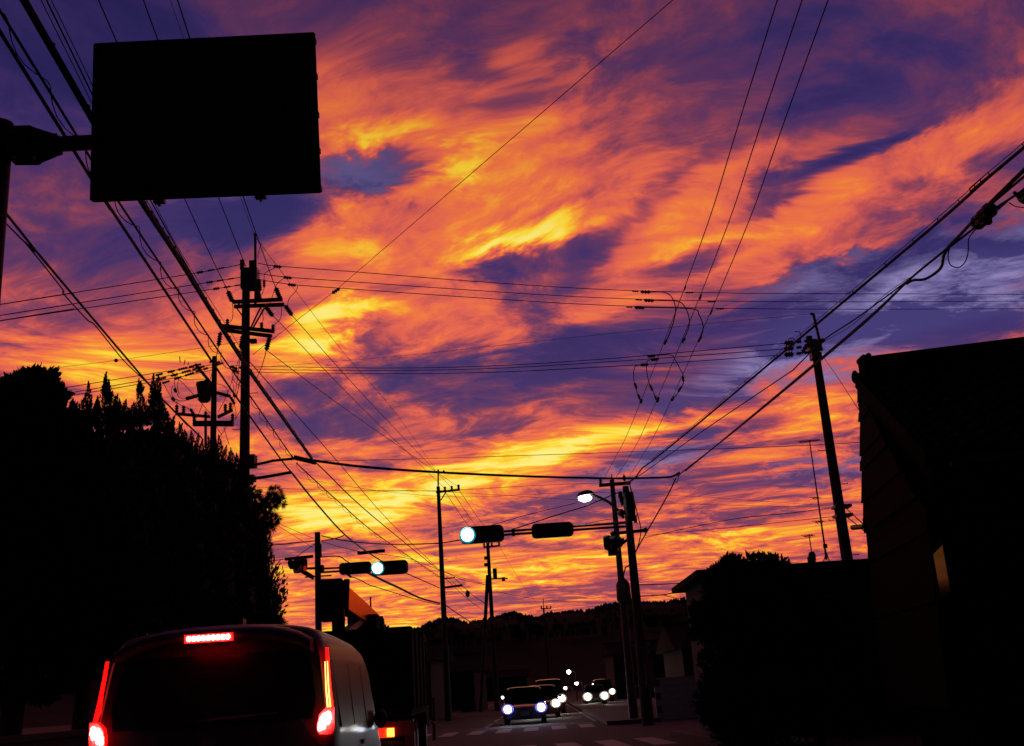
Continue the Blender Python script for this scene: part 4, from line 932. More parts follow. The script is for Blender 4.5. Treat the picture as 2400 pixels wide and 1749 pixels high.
def juniper(px, top, Y, spires, body, label):
    b = V(P(px, 1200, Y).x, Y, 0); t = thing('juniper_tree', b, label, 'tree', 'junipers in the dark garden row')
    trunk(t, P(px, top + 60, Y), .1)
    vs, fs = [], []; k = Y / F
    for x0, y0, x1, y1, w in spires: spire(vs, fs, P(x0, y0, Y + rnd.uniform(-.15, .15)), P(x1, y1, Y), w * k)
    mb = MB()
    for i, (x, y, r) in enumerate(body):
        c = P(x, y, Y); rr = r * k; lump(mb, c, rr * .85, i)
        for _ in range(int(420 * (r / 50) ** 2)):
            d = rdir(); s_ = c + d * rr * rnd.uniform(.75, 1.02); dd_ = (d * .6 + V(0, 0, .9) + rdir() * .5).normalized()
            blade(vs, fs, s_, dd_, dd_.cross(rdir()).normalized(), rnd.uniform(.05, .13), .02)
    mesh_obj('crown', vs, fs, m_leaf, t); mb.build('inner_foliage', m_leaf, t)
juniper(205, 915, 13.0, [(206, 895, 194, 1000, 15), (212, 935, 205, 1000, 9), (229, 930, 215, 1000, 11), (222, 945, 220, 1000, 10), (182, 960, 185, 1010, 14), (170, 960, 172, 1020, 16), (192, 965, 200, 1020, 15)],
        [(192, 1085, 60), (180, 1160, 95), (220, 1300, 120), (180, 1450, 140)], 'slender juniper with thin twin tips next to the big-leaved tree')
juniper(255, 900, 13.8, [(252, 872, 247, 985, 17), (244, 885, 250, 930, 7), (257, 890, 252, 950, 8), (236, 945, 230, 1010, 13), (270, 930, 272, 1000, 10), (278, 925, 270, 1000, 12), (262, 975, 262, 1020, 17), (247, 985, 247, 1030, 26)],
        [(248, 1062, 50), (255, 1120, 90), (265, 1250, 120), (250, 1420, 150)], 'juniper with one tall bushy spire rising under three power lines')
juniper(305, 930, 14.6, [(297, 938, 296, 1000, 17), (283, 935, 286, 1010, 13), (310, 945, 312, 1000, 18), (327, 888, 337, 1000, 13), (331, 895, 326, 925, 6), (322, 955, 322, 1005, 15)],
        [(305, 1035, 40), (318, 1078, 60), (315, 1180, 100), (320, 1330, 140)], 'juniper with a low broad crown and one curved spire')
juniper(366, 900, 15.4, [(362, 876, 364, 985, 16), (370, 880, 368, 985, 19), (373, 896, 370, 950, 10), (352, 945, 358, 1000, 18), (385, 950, 374, 1010, 17), (397, 965, 385, 1020, 17), (408, 975, 395, 1030, 14)],
        [(368, 1045, 42), (375, 1090, 75), (385, 1200, 110), (390, 1350, 140)], 'tallest pointed juniper, where the twin cable meets the trees')
juniper(425, 1000, 17.0, [(421, 990, 417, 1060, 13), (433, 1008, 428, 1070, 12), (447, 1010, 442, 1080, 12), (410, 1000, 408, 1060, 14)], [(418, 1075, 42), (430, 1130, 65), (445, 1240, 110), (450, 1380, 140)], 'low feathery juniper below the transformer pole')
juniper(478, 1030, 18.5, [(463, 1015, 462, 1090, 12), (476, 1030, 474, 1100, 13), (490, 1022, 488, 1100, 14), (503, 1028, 500, 1100, 13), (513, 1020, 508, 1100, 14)], [(476, 1095, 45), (490, 1150, 70), (500, 1260, 110), (505, 1400, 130)], 'ragged juniper around the foot of the transformer pole')
juniper(540, 1060, 20.5, [(528, 1045, 524, 1110, 13), (543, 1050, 540, 1120, 13), (556, 1062, 552, 1130, 13), (568, 1075, 563, 1140, 13), (535, 1060, 533, 1120, 14)], [(538, 1125, 40), (550, 1180, 60), (545, 1280, 90), (550, 1400, 120)], 'small juniper touching the tall pole')
YP = 22.5
bP = V(P(610, 1300, YP).x, YP, 0)
tp_ = thing('pine_tree', bP, 'pine with ragged needle tufts sticking out beside the tall pole', 'tree')
trunk(tp_, P(590, 1180, YP), .13)
MB().tube([P(592, 1215, YP), P(620, 1195, YP), P(640, 1170, YP), P(645, 1156, YP)], [.04, .03, .02, .01], 6).build('branch', m_bark, tp_)
MB().tube([P(592, 1250, YP), P(615, 1240, YP), P(640, 1222, YP)], [.04, .03, .012], 6).build('branch', m_bark, tp_)
crown(tp_, [(645, 1158, 15), (640, 1172, 13), (655, 1177, 12), (628, 1186, 16), (615, 1196, 17), (606, 1206, 16), (600, 1178, 14), (636, 1219, 13), (646, 1216, 9), (622, 1228, 14), (612, 1240, 15), (630, 1236, 10), (598, 1250, 15), (600, 1160, 10), (588, 1215, 16)], YP, 'needle', 420, m_pine, .13, .0045)
YL = 23.0
bL = V(P(600, 1400, YL).x, YL, 0)
tl = thing('pine_tree', bL, 'dense dark pine below the ragged tufts, touching the van roof line', 'tree')
trunk(tl, P(600, 1330, YL), .13)
crown(tl, [(610, 1285, 22), (598, 1270, 25), (620, 1300, 15), (595, 1320, 34), (612, 1335, 15), (590, 1370, 42), (625, 1385, 22), (605, 1420, 48), (638, 1415, 20), (640, 1450, 22), (600, 1480, 60), (560, 1420, 60), (560, 1330, 50), (570, 1260, 35), (572, 1200, 30), (650, 1480, 25)], YL, 'needle', 300, m_pine, .11, .005)
# block wall along the garden
mb = MB(); wx = -5.3
for i in range(26):
    y0 = 5.0 + i * .8
    for r_ in range(5):
        pass
mb.prism([(nearx(-4.5, 5), 5, 0), (nearx(-4.35, 5), 5, 0), (nearx(-4.35, 25), 25, 0), (nearx(-4.5, 25), 25, 0)], (0, 0, 1.1))
gw = thing('garden_wall', V(nearx(-4.45, 15), 15, 0), 'low concrete wall in front of the dark garden trees', 'wall')
mb.build('wall_body', m_conc, gw)
mb = MB(); mb.prism([(nearx(-4.55, 5), 5, 1.102), (nearx(-4.3, 5), 5, 1.102), (nearx(-4.3, 25), 25, 1.102), (nearx(-4.55, 25), 25, 1.102)], (0, 0, .06)); mb.build('coping', m_conc, gw)

# ------------------------------------------------------------------ dark house at the right
YH = 15.0
R0, R1 = P(2022, 850, YH), P(2400, 803, YH - .35)
rdv = (R1 - R0).normalized(); Rend = R0 + rdv * 12
NEAR0 = P(2195, 1066, 12.2)
gx = (NEAR0 - R0); gx_h = V(gx.x, gx.y, 0)
house = thing('house', V(R0.x + 3, YH - 1.5, 0), 'dark roadside house with a tiled ridge with knobs and a stepped board end wall', 'house')
slope0, slope1 = R0 - V(0, 0, .22), NEAR0
sl = slope1 - slope0
n_rows, n_cols = 13, 24
nrm = rdv.cross(sl).normalized()
if nrm.z < 0: nrm = -nrm
def cup(mb, o, u, v, w, l, th=.018):           # one curved pantile
    vs = []
    for a in range(2):
        for k_ in range(6):
            t = k_ / 5; hgt = .05 * math.sin(t * 6.283 + .6) + (.03 if a == 1 else 0)
            vs.append(o + u * (t * w) + v * (a * l) + nrm * hgt)
    mb.add(vs, [(k_, k_ + 1, k_ + 7, k_ + 6) for k_ in range(5)] + [(6 + k_, 7 + k_, 7 + k_, 6 + k_)[:3] if False else (6 + k_, 7 + k_, 1 + k_) for k_ in range(0)], True)
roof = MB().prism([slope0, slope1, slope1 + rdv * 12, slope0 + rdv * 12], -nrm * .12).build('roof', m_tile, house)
tile_me = None; sv = sl / n_rows; tw = 12 / 40
tmb = MB(); cup(tmb, V(0, 0, 0), rdv, sv, tw, 1.02)
tm = bpy.data.meshes.new('roof_tile'); tm.from_pydata([tuple(v) for v in tmb.v], [], tmb.f); tm.polygons.foreach_set('use_smooth', [True] * len(tmb.f)); tm.materials.append(m_tile); tm.update()
for i in range(n_rows):
    for j in range(22):
        o = bpy.data.objects.new('roof_tile', tm); col.objects.link(o); o.parent = roof
        o.location = slope0 + sv * i + rdv * (tw * j) + nrm * .035 - Vector(house.location)
backdrop = V(.08, .5, 0)
MB().prism([slope0, slope0 + V(-.02, .45, -.3), slope0 + rdv * 12 + V(0, .45, -.3), slope0 + rdv * 12], V(0, 0, -.1)).build('rear_roof', m_tile, house)
# ridge: stacked courses, ornamental end tile, round knobs
mb = MB()
for z, w in ((-.2, .3), (-.1, .26), (0.0, .22)):
    mb.beam(R0 + V(.05, 0, z - .06), Rend + V(.05, 0, z - .06), w, .09)
ridge = mb.build('ridge', m_tile, house)
MB().tube([R0 + V(.02, 0, .0), Rend], .085, 10).build('ridge_cap', m_tile, ridge)
for i in range(10):
    c = P(2044 + 40.2 * i, 846 - 5.0 * i - .6, YH - .037 * i); MB().tube([c - V(0, .08, .02), c + V(0, .08, -.02)], .04, 8).build('ridge_knob', m_tile, ridge)
c = P(2030, 858, YH - .1)
mb = MB(); mb.box(c, (.13, .3, .2)).box(c + V(-.01, 0, -.12), (.15, .34, .12)).tube([c + V(-.05, -.12, .1), c + V(-.05, .12, .1)], .045, 8).tube([c + V(.03, -.1, .13), c + V(.03, .1, .13)], .04, 8); mb.build('ridge_end_tile', m_tile, ridge)
# verge: barge board and verge tiles along the gable edge
v0, v1 = P(2008, 893, YH - .05), NEAR0 + V(-.12, 0, -.05)
MB().beam(v0, v1, .05, .2).build('barge_board', m_board, house)
c = P(2004, 884, YH - .05); MB().ball(c, (.045, .1, .1), 8, 6).build('verge_end_tile', m_tile, house)
for i in range(16):
    t = (i + .5) / 16; c = v0.lerp(v1, t) + V(.06, 0, .06); MB().tube([c - (v1 - v0).normalized() * .1, c + (v1 - v0).normalized() * .1], [.05, .065], 7).build('verge_tile', m_tile, house)
# gable wall: lapped boards, stepping along the corner
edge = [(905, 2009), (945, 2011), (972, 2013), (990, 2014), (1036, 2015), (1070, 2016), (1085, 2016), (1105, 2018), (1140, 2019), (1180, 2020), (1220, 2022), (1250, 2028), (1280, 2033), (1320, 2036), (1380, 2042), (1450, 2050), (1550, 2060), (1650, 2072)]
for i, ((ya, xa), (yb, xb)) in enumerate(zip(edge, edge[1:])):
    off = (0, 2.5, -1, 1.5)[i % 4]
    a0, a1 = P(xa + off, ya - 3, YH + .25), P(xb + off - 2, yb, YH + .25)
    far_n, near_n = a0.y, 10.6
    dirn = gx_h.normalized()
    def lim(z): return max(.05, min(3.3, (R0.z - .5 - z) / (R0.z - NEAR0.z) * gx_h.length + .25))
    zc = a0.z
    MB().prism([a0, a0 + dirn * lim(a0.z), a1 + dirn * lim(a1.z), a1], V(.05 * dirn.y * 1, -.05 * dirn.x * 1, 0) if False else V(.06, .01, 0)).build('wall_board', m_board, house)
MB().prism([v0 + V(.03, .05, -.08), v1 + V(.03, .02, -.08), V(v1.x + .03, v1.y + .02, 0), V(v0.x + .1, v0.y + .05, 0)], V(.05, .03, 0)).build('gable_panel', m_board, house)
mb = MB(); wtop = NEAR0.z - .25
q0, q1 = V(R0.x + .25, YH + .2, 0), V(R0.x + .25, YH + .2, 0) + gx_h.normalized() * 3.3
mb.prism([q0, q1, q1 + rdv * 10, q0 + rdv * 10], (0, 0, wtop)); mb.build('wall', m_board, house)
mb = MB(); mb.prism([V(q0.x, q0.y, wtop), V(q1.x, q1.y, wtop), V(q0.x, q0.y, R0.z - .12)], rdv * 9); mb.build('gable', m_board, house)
MB().tube([P(1998, 1237, YH + .3), P(2026, 1234, YH - .2)], .035, 8).build('gutter_spout', m_steel, house)
# narrow window on the road side that catches the sunset
g0 = q0.lerp(q1, .62); gdir = gx_h.normalized(); gn = V(gdir.y, -gdir.x, 0) if gdir.y < 0 else V(-gdir.y, gdir.x, 0)
if gn.x > 0: gn = -gn
wd = V(math.sin(R(3)), math.cos(R(3)), 0); gn = V(-wd.y, wd.x, 0); wcen = P(2219, 1330, 11.6) + gn * .05
wz0, wz1 = P(2219, 1395, 11.6).z, P(2219, 1272, 11.6).z
wc = [V(wcen.x, wcen.y, 0) + wd * t + V(0, 0, z) for t, z in ((-.24, wz0), (.24, wz0), (.24, wz1 - .08), (-.24, wz1))]
MB().prism([p - gn * .02 for p in wc], -gn * .3).build('window_bay', m_board, house)
win = MB().prism(wc, gn * .012).build('window', m_wglass, house)
for a, b in zip(wc, wc[1:] + wc[:1]): MB().beam(a + gn * .014, b + gn * .014, .03, .03).build('frame', m_board, win)
win2 = q1 + rdv * 2.0 + V(0, -.02, 1.2)
for j in range(2):
    o_ = q1 + rdv * (1.5 + j * 3.4); nn = V(rdv.y, -rdv.x, 0); pane = MB().prism([o_ + V(0, 0, 1.0) + nn * .03, o_ + rdv * 1.7 + V(0, 0, 1.0) + nn * .03, o_ + rdv * 1.7 + V(0, 0, 2.2) + nn * .03, o_ + V(0, 0, 2.2) + nn * .03], nn * .02).build('window', m_glass, house)
    MB().beam(o_ + rdv * .85 + V(0, 0, 1.0) + nn * .06, o_ + rdv * .85 + V(0, 0, 2.2) + nn * .06, .05).build('frame', m_blackp, pane)
    MB().beam(o_ + V(0, 0, .97) + nn * .08, o_ + rdv * 1.7 + V(0, 0, .97) + nn * .08, .1, .05).build('sill', m_conc, pane)
MB().beam(NEAR0 + V(.1, -.1, -.12), NEAR0 + rdv * 12 + V(.1, -.1, -.12), .12, .1).build('gutter', m_blackp, house)

# low building with antennas behind the bush
YB = 23.0
a, b = P(1700, 1345, YB), P(2060, 1308, YB)
low = thing('shed', V((a.x + b.x) / 2 + 1.5, YB + 1.5, 0), 'low dark flat-topped building behind the round bush, with antennas on its roof', 'building')
zt = P(1950, 1316, YB).z
MB().prism([(a.x - .3, YB + .3, 0), (b.x + 4, YB + .3, 0), (b.x + 4, YB + 4, 0), (a.x - .3, YB + 4, 0)], (0, 0, zt - .12)).build('wall', m_wall, low)
MB().prism([(a.x - .6, YB, zt - .118), (b.x + 4.2, YB, zt - .118), (b.x + 4.2, YB + 4.3, zt - .118), (a.x - .6, YB + 4.3, zt - .118)], (0, 0, .13)).build('roof', m_tile, low)
for j in range(3):
    x = a.x + .5 + j * 1.6; pane = MB().box((x, YB + .28, 1.5), (1.0, .03, 1.0)).build('window', m_glass, low); MB().box((x, YB + .25, 1.5), (.05, .04, 1.0)).build('frame', m_blackp, pane)
def yagi(parent, c, L_, n, w, ang, name='antenna'):
    d = V(math.cos(ang), math.sin(ang), .12).normalized(); e = V(-math.sin(ang), math.cos(ang), 0) ; mb = MB(); mb.tube([c - d * L_ / 2, c + d * L_ / 2], .012, 5)
    for i in range(n):
        p = c + d * (L_ * (i / (n - 1) - .5)); ww = w * (1 - .35 * i / n); mb.tube([p - e * ww - V(0, 0, ww * .5), p + e * ww + V(0, 0, ww * .5)], .007, 4)
    return mb.build(name, m_steel, parent)
ya = YB + 1.5
am = thing('antenna_mast', P(1937, 1310, ya), 'tall thin antenna mast with three sets of prongs on the low roof', 'antenna')
MB().tube([P(1937, 1312, ya), P(1933, 1282, ya), P(1897, 1032, ya)], [.03, .022, .013], 6).build('mast', m_steel, am)
yagi(am, P(1897, 1034, ya), .62, 9, .13, R(25)); yagi(am, P(1912, 1167, ya), .2, 4, .1, R(25)); yagi(am, P(1920, 1223, ya), .22, 4, .1, R(25))
MB().box(P(1934, 1280, ya), (.08, .08, .09)).build('booster_box', m_blackp, am)
for dx in (-7, 7): MB().tube([P(1937, 1296, ya), P(1937 + dx, 1316, ya)], .012, 5).build('stay_leg', m_steel, am)
am2 = thing('antenna_mast', P(1906, 1320, ya), 'short antenna mast with a drum-like unit on the low roof', 'antenna')
MB().tube([P(1906, 1322, ya), P(1896, 1252, ya)], .013, 6).build('mast', m_steel, am2)
yagi(am2, P(1895, 1256, ya), .26, 5, .1, R(25))
mb = MB(); mb.tube([P(1904, 1320, ya), P(1904, 1312, ya), P(1903, 1300, ya), P(1902, 1294, ya)], [.07, .085, .085, .06], 8).box(P(1896, 1312, ya), (.06, .06, .12)); mb.build('drum_unit', m_blackp, am2)

# bushes on the right
YBU = 19.0
bb = V(P(1760, 1500, YBU).x, YBU, 0)
bush = thing('bush_tree', bb, 'round spiky bush in front of the low building', 'bush')
trunk(bush, P(1760, 1420, YBU), .1)
crown(bush, [(1690, 1345, 22), (1715, 1330, 24), (1745, 1330, 26), (1780, 1335, 32), (1815, 1335, 28), (1840, 1345, 22), (1700, 1385, 50), (1760, 1390, 60), (1820, 1390, 50), (1705, 1460, 62), (1790, 1470, 90), (1740, 1560, 92), (1830, 1580, 110), (1760, 1660, 110), (1668, 1350, 10), (1675, 1375, 22), (1645, 1440, 26), (1650, 1480, 30), (1880, 1420, 50), (1930, 1480, 80), (1960, 1600, 110), (1860, 1350, 14)], YBU, 'scale', 150, m_leaf, .13, .022)
YHG = 17.0
hg = thing('hedge', V(P(1900, 1600, YHG).x, YHG, 0), 'dark clipped hedge along the roadside below the dark house', 'hedge')
trunk(hg, P(1900, 1600, YHG), .06)
crown(hg, [(1700 + i * 60, 1650 - i * 4 + 30 * (i % 2), 64) for i in range(11)], YHG, 'scale', 130, m_leaf, .12, .02)

# pale wall, gate post and pole sign at the junction
a, b = P(1532, 1594, 39.5), P(1760, 1576, 39.5)
pw = thing('block_wall', V((a.x + b.x) / 2, 39.7, 0), 'low pale wall behind the thick junction pole', 'wall')
zt = a.z
for r_ in range(6):
    for j in range(int((b.x - a.x) / .4)):
        xo = a.x + j * .4 + (.2 if r_ % 2 else 0); MB().box((xo + .2, 39.6, zt * (r_ + .5) / 6), (.392, .15, zt / 6 - .008)).build('block', m_block, pw)
MB().box(((a.x + b.x) / 2, 39.63, zt / 2 - .01), (b.x - a.x - .05, .12, zt - .03)).build('core', m_conc, pw)
MB().box(((a.x + b.x) / 2, 39.6, zt + .03), (b.x - a.x + .1, .2, .06)).build('coping', m_block, pw)
c0, c1 = P(1492, 1678, 41), P(1484, 1610, 41)
gp = thing('gate_post', V(c0.x, 41, 0), 'pale gate post glimpsed between the two junction poles', 'gate post')
MB().box((c0.x - .06, 41, c1.z / 2), (.24, .24, c1.z)).build('post', m_block, gp); MB().box((c0.x - .06, 41, c1.z + .03), (.3, .3, .06)).build('cap', m_block, gp)
ps = thing('pole_sign', V(P(1524, 1610, 35).x, 35.0, 0) + V(0, 0, P(1524, 1612, 35).z), 'narrow upright advertising sign strapped to the thick junction pole', 'sign')
c0, c1 = P(1526, 1612, 35), P(1518, 1500, 35)
mid = (c0 + c1) / 2
MB().box((mid.x, 35, mid.z), (.3, .06, c1.z - c0.z)).build('board', m_palepaint, ps)
MB().box((mid.x, 34.962, mid.z - .28), (.2, .01, (c1.z - c0.z) * .6)).build('lower_text_panel', m_redpaint, ps)
for zz in (c0.z + .2, c1.z - .2): MB().beam((mid.x - .42, 35.2, zz), (mid.x - .1, 35, zz), .03).build('strap', m_steel, ps)
def strokes(parent, c, s, segs, m):
    mb = MB()
    for i, ((xa, za), (xb, zb)) in enumerate(segs): mb.beam(c + V(xa * s, -.002 * i, za * s), c + V(xb * s, -.002 * i, zb * s), .02, .012, up=(0, 1, 0))
    return mb.build('lettering', m, parent)
strokes(ps, V(mid.x, 34.962, c1.z - .16), .2, [((-.1, .45), (-.4, .0)), ((-.1, .3), (.4, .3)), ((.4, .3), (-.3, -.5))], m_line)
strokes(ps, V(mid.x, 34.962, c1.z - .38), .2, [((-.35, .4), (.35, .4)), ((.35, .4), (-.4, -.45)), ((.02, -.05), (.42, -.45))], m_line)
# ------------------------------------------------------------------ vehicles
def spl(pts, k=4):
    p = [Vector((a, b, 0)) for a, b in pts]; return [(v.x, v.y) for v in smooth_pts(p, k)]
def ring(half):                                   # half profile bottom->top on +x, mirrored to a closed loop
    h_ = spl(half); return [(x, z) for x, z in h_] + [(-x, z) for x, z in h_[::-1] if x > 1e-4]
def wheel(parent, c, r=.31, w=.2):
    c = Vector(c); mb = MB(); mb.tube([c + V(-w / 2, 0, 0), c + V(-w * .42, 0, 0), c + V(w * .42, 0, 0), c + V(w / 2, 0, 0)], [r * .86, r, r, r * .86], 18)
    t = mb.build('tyre', m_rubber, parent, local=True)
    MB().tube([c + V(-w / 2 - .006, 0, 0), c + V(w / 2 + .006, 0, 0)], r * .6, 12).build('rim', m_steel, parent, local=True)
def part(mb, name, m, parent): return mb.build(name, m, parent, local=True)
# the van ahead
YV = 7.25
vc = P(500, 1690, YV)
van = thing('van', V(-2.095, YV, 0), 'silver-grey people carrier ahead with its red tail lamps and brake light lit', 'van', rz=R(3.0))
van.scale = (.92, 1, 1)
half = [(0, .3), (.7, .3), (.83, .42), (.85, .75), (.845, 1.02), (.825, 1.25), (.795, 1.48), (.77, 1.62), (.73, 1.715), (.65, 1.77), (.45, 1.8), (.2, 1.818), (0, 1.82)]
rg = ring(half)
def vsec(y, sx, sz, rake, zref=1.0, fz=None):
    o = []
    for x, z in rg:
        zz = .3 + (z - .3) * sz; o.append(V(x * sx, y + rake * max(0, zz - zref), zz if fz is None else min(zz, fz)))
    return o
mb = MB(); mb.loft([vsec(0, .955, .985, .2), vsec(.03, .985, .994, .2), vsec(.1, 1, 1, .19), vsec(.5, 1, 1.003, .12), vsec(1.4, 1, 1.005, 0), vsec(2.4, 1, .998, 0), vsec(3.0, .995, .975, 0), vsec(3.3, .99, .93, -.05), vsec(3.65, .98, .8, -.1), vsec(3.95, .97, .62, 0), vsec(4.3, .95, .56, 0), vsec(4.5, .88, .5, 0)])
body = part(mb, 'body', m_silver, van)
def rear_y(z): return .2 * max(0, z - 1.0)
gl = [(-.70, 1.17), (.70, 1.17), (.72, 1.3), (.685, 1.5), (.64, 1.62), (-.64, 1.62), (-.685, 1.5), (-.72, 1.3)]
mb = MB(); mb.prism([V(x, rear_y(z) - .012, z) for x, z in gl], V(0, .02, 0)); rw = part(mb, 'rear_window', m_vglass, van)
part(MB().tube([V(-.1, rear_y(1.2) - .03, 1.2), V(.45, rear_y(1.22) - .03, 1.22)], .008, 5), 'wiper', m_blackp, rw)
# roof spoiler with the high brake lamp
secs = []
for x in [-.70 + 1.4 * i / 14 for i in range(15)]:
    zt = 1.8 - .11 * abs(x / .70) ** 4.0; y = -.05
    secs.append([V(x, .32, zt + .01), V(x, .1, zt), V(x, y + .02, zt - .03), V(x, y, zt - .055), V(x, y + .03, zt - .085), V(x, .2, zt - .1)])
part(MB().loft(secs), 'roof_spoiler', m_silver, van)
hb = part(MB().box((-.02, -.045, 1.722), (.34, .03, .05)), 'high_brake_lamp', e_tail, van)
for i in range(9):
    c = V(-.02 + (i - 4) * .0345, -.062, 1.722); part(MB().ball(c, (.0175, .008, .0175), 10, 6), 'led', e_led, hb)
part(MB().box((.08, .55, 1.85), (.04, .12, .06)), 'roof_antenna', m_silver, van)
for s in (-1, 1):
    ln = [(.797, 1.62, .006), (.805, 1.5, .008), (.818, 1.36, .010), (.832, 1.24, .014)]
    mb = MB(); mb.loft([[V(s * (x - .012 + .004 * (1.62 - z)), rear_y(z) - .006, z), V(s * (x + w_), rear_y(z) + .0, z), V(s * (x + w_), rear_y(z) + .02, z), V(s * (x - .012), rear_y(z) + .02, z)] for x, z, w_ in ln], smooth=False)
    lampm = bpy.data.objects
    tl_ = part(mb, 'tail_lamp', e_tail, van)
    lo, hi = (1.24, 1.44) if s < 0 else (1.22, 1.53)
    for dx in ((-.012, .006) if s > 0 else (-.004,)):
        mb = MB(); mb.tube([V(s * (.828 + dx - .006), rear_y(lo) - .012, lo), V(s * (.812 + dx - .006), rear_y(1.36) - .012, 1.36 if s > 0 else 1.3), V(s * (.80 + dx - .004), rear_y(hi) - .012, hi)], [.0065, .005, .003], 6); part(mb, 'light_tube', e_tube if s > 0 else e_tail, tl_)
    mb = MB(); mb.loft([[V(s * (x0), -.012, z), V(s * (x1), -.004, z), V(s * x1, .06, z), V(s * x0, .06, z)] for x0, x1, z in ((.80, .85, 1.235), (.755, .85, 1.195), (.738, .85, 1.13), (.74, .845, 1.09), (.76, .83, 1.07))], smooth=False); part(mb, 'lamp_bowl', e_tail, tl_)
    for (dx, dz) in ((.79, 1.185), (.82, 1.195), (.772, 1.165), (.80, 1.165), (.826, 1.17), (.762, 1.135), (.79, 1.14), (.815, 1.145), (.758, 1.108), (.782, 1.115)):
        part(MB().ball(V(s * dx, -.018, dz), (.0165, .01, .0165), 8, 6), 'led', e_led, tl_)
for s in (-1, 1):
    for y0, y1 in ((.35, 1.25), (1.3, 2.2), (2.25, 2.95)):
        q = [(y0 + (.12 if y0 < 1 else 0), 1.1), (y1, 1.1), (y1, 1.55), (y0 + .1, 1.55)]
        mb = MB(); mb.prism([V(s * ((.842 if z < 1.2 else .777) + .004), y, z) for y, z in q], V(s * .006, 0, 0)); part(mb, 'side_window', m_vglass, van)
    part(MB().box((s * .855, 1.9, .95), (.02, .16, .035)), 'door_handle', m_steel, van)
    mb = MB(); mb.ball(V(s * .9, 3.1, 1.1), (.07, .05, .08), 10, 8); part(mb, 'side_mirror', m_blackp, van)
    for y in (.85, 3.6): wheel(van, (s * .74, y, .31))
part(MB().box((0, -.03, .5), (1.6, .12, .32)), 'rear_bumper', m_silver, van)
part(MB().box((0, -.02, .86), (.36, .015, .17)), 'number_plate', m_palepaint, van)
part(MB().box((-.02, -.016, 1.06), (.1, .012, .07)), 'tailgate_emblem', m_steel, van)

# crane truck further ahead
YT = 17.8
tk = thing('crane_truck', V(-3.08, YT, 0), 'truck ahead of the van with a long orange crane boom stowed along its top', 'truck', rz=R(3.2))
part(MB().box((0, 4.0, .82), (.9, 8.0, .28)), 'chassis', m_truck, tk)
part(MB().box((0, 3.2, 1.05), (2.24, 6.3, .12)), 'load_bed', m_truck, tk)
tg = part(MB().box((0, .05, 1.75), (2.28, .08, 1.3)), 'tailgate', m_truck, tk)
for x in (-.75, 0, .75): part(MB().box((x, -.005, 1.75), (.09, .05, 1.24)), 'tailgate_rib', m_truck, tg)
for s in (-1, 1):
    sg = part(MB().box((s * 1.13, 3.2, 1.75), (.06, 6.2, 1.3)), 'side_board', m_truck, tk)
    for y in (.9, 2.4, 3.9, 5.4): part(MB().box((s * 1.17, y, 1.75), (.04, .1, 1.28)), 'side_rib', m_truck, sg)
    part(MB().box((s * .86 + (.02 if s > 0 else 0), .35, .72), (.5, .02, .42)), 'mud_flap', m_white_p if s > 0 else m_rubber, tk)
    for y in (1.6, 2.7, 6.6): wheel(tk, (s * .92, y, .46), .46, .3)
    part(MB().box((s * 1.0, .02, 1.0), (.2, .05, .05)), 'reflector', m_lensoff, tk)
part(MB().box((0, .02, .62), (2.0, .08, .16)), 'rear_guard', m_truck, tk)
cb = part(MB().box((0, 7.1, 1.7), (2.2, 1.7, 1.9)), 'cab', m_truck, tk); part(MB().box((0, 6.235, 2.1), (1.6, .02, .6)), 'rear_window', m_glass, cb)
lx = P(905, 1712, YT).x + 3.08
tlb = part(MB().box((lx, -.03, .77), (.26, .05, .15)), 'tail_lamp', e_truckred, tk); part(MB().box((lx + .07, -.06, .77), (.11, .03, .12)), 'amber_lens', e_amber, tlb)
tlb = part(MB().box((-lx - .2, -.03, .77), (.26, .05, .15)), 'tail_lamp', e_truckred, tk); part(MB().box((-lx - .27, -.06, .77), (.11, .03, .12)), 'amber_lens', e_amber, tlb)
part(MB().box((lx - .22, -.03, .7), (.07, .04, .07)), 'marker_lamp', e_truckred, tk)
part(MB().box((lx + .08, -.02, .53), (.42, .02, .22)), 'number_plate', m_palepaint, tk)
xr = P(985, 1705, YT).x + 3.08
for dx, m_ in ((.0, e_amber), (.09, e_amber)): part(MB().ball((xr + dx + .12, .05, .86), (.035, .03, .03), 8, 6), 'side_marker', mat('dim amber reflector', (.6, .35, .08), .2), tk)
part(MB().tube([V(xr + .2, .1, .6), V(xr + .22, .1, 1.05), V(xr + .22, .1, 1.25)], .025, 8), 'side_rail', m_steel, tk)
bx = -.1
def bsec(y, w0, h0, z0): return [V(bx - w0, y, z0), V(bx + w0, y, z0), V(bx + w0, y, z0 + h0), V(bx - w0, y, z0 + h0)]
bm = part(MB().loft([bsec(.35, .13, .4, 2.82), bsec(4.2, .12, .38, 2.84), bsec(8.2, .1, .34, 2.88)], smooth=False), 'crane_boom', m_orange, tk)
part(MB().box((bx - .03, .15, 2.9), (.36, .5, .66)), 'boom_head', m_truck, bm); part(MB().tube([V(bx + .17, .3, 2.75), V(bx + .2, .3, 3.25)], .05, 8), 'hose_reel', m_truck, bm)
part(MB().box((bx + .12, .05, 2.68), (.1, .06, .16)), 'hook_block', m_steel, bm)
part(MB().beam(V(bx, 1.2, 2.4), V(bx, 4.6, 2.86), .12, .12), 'lift_cylinder', m_steel, bm)
part(MB().loft([bsec(8.2, .17, .5, 2.7), bsec(9.0, .15, .45, 2.72)], smooth=False), 'boom_tip', m_truck, bm)
part(MB().tube([V(bx, 7.0, 3.2), V(bx, 7.0, 3.55)], .02, 6), 'boom_sensor', m_truck, bm)
part(MB().box((bx, 5.2, 2.3), (.6, .7, 1.4)), 'crane_column', m_truck, tk); part(MB().beam(V(bx, .7, 2.4), V(bx, .7, 2.82), .2, .2), 'boom_rest', m_truck, tk)

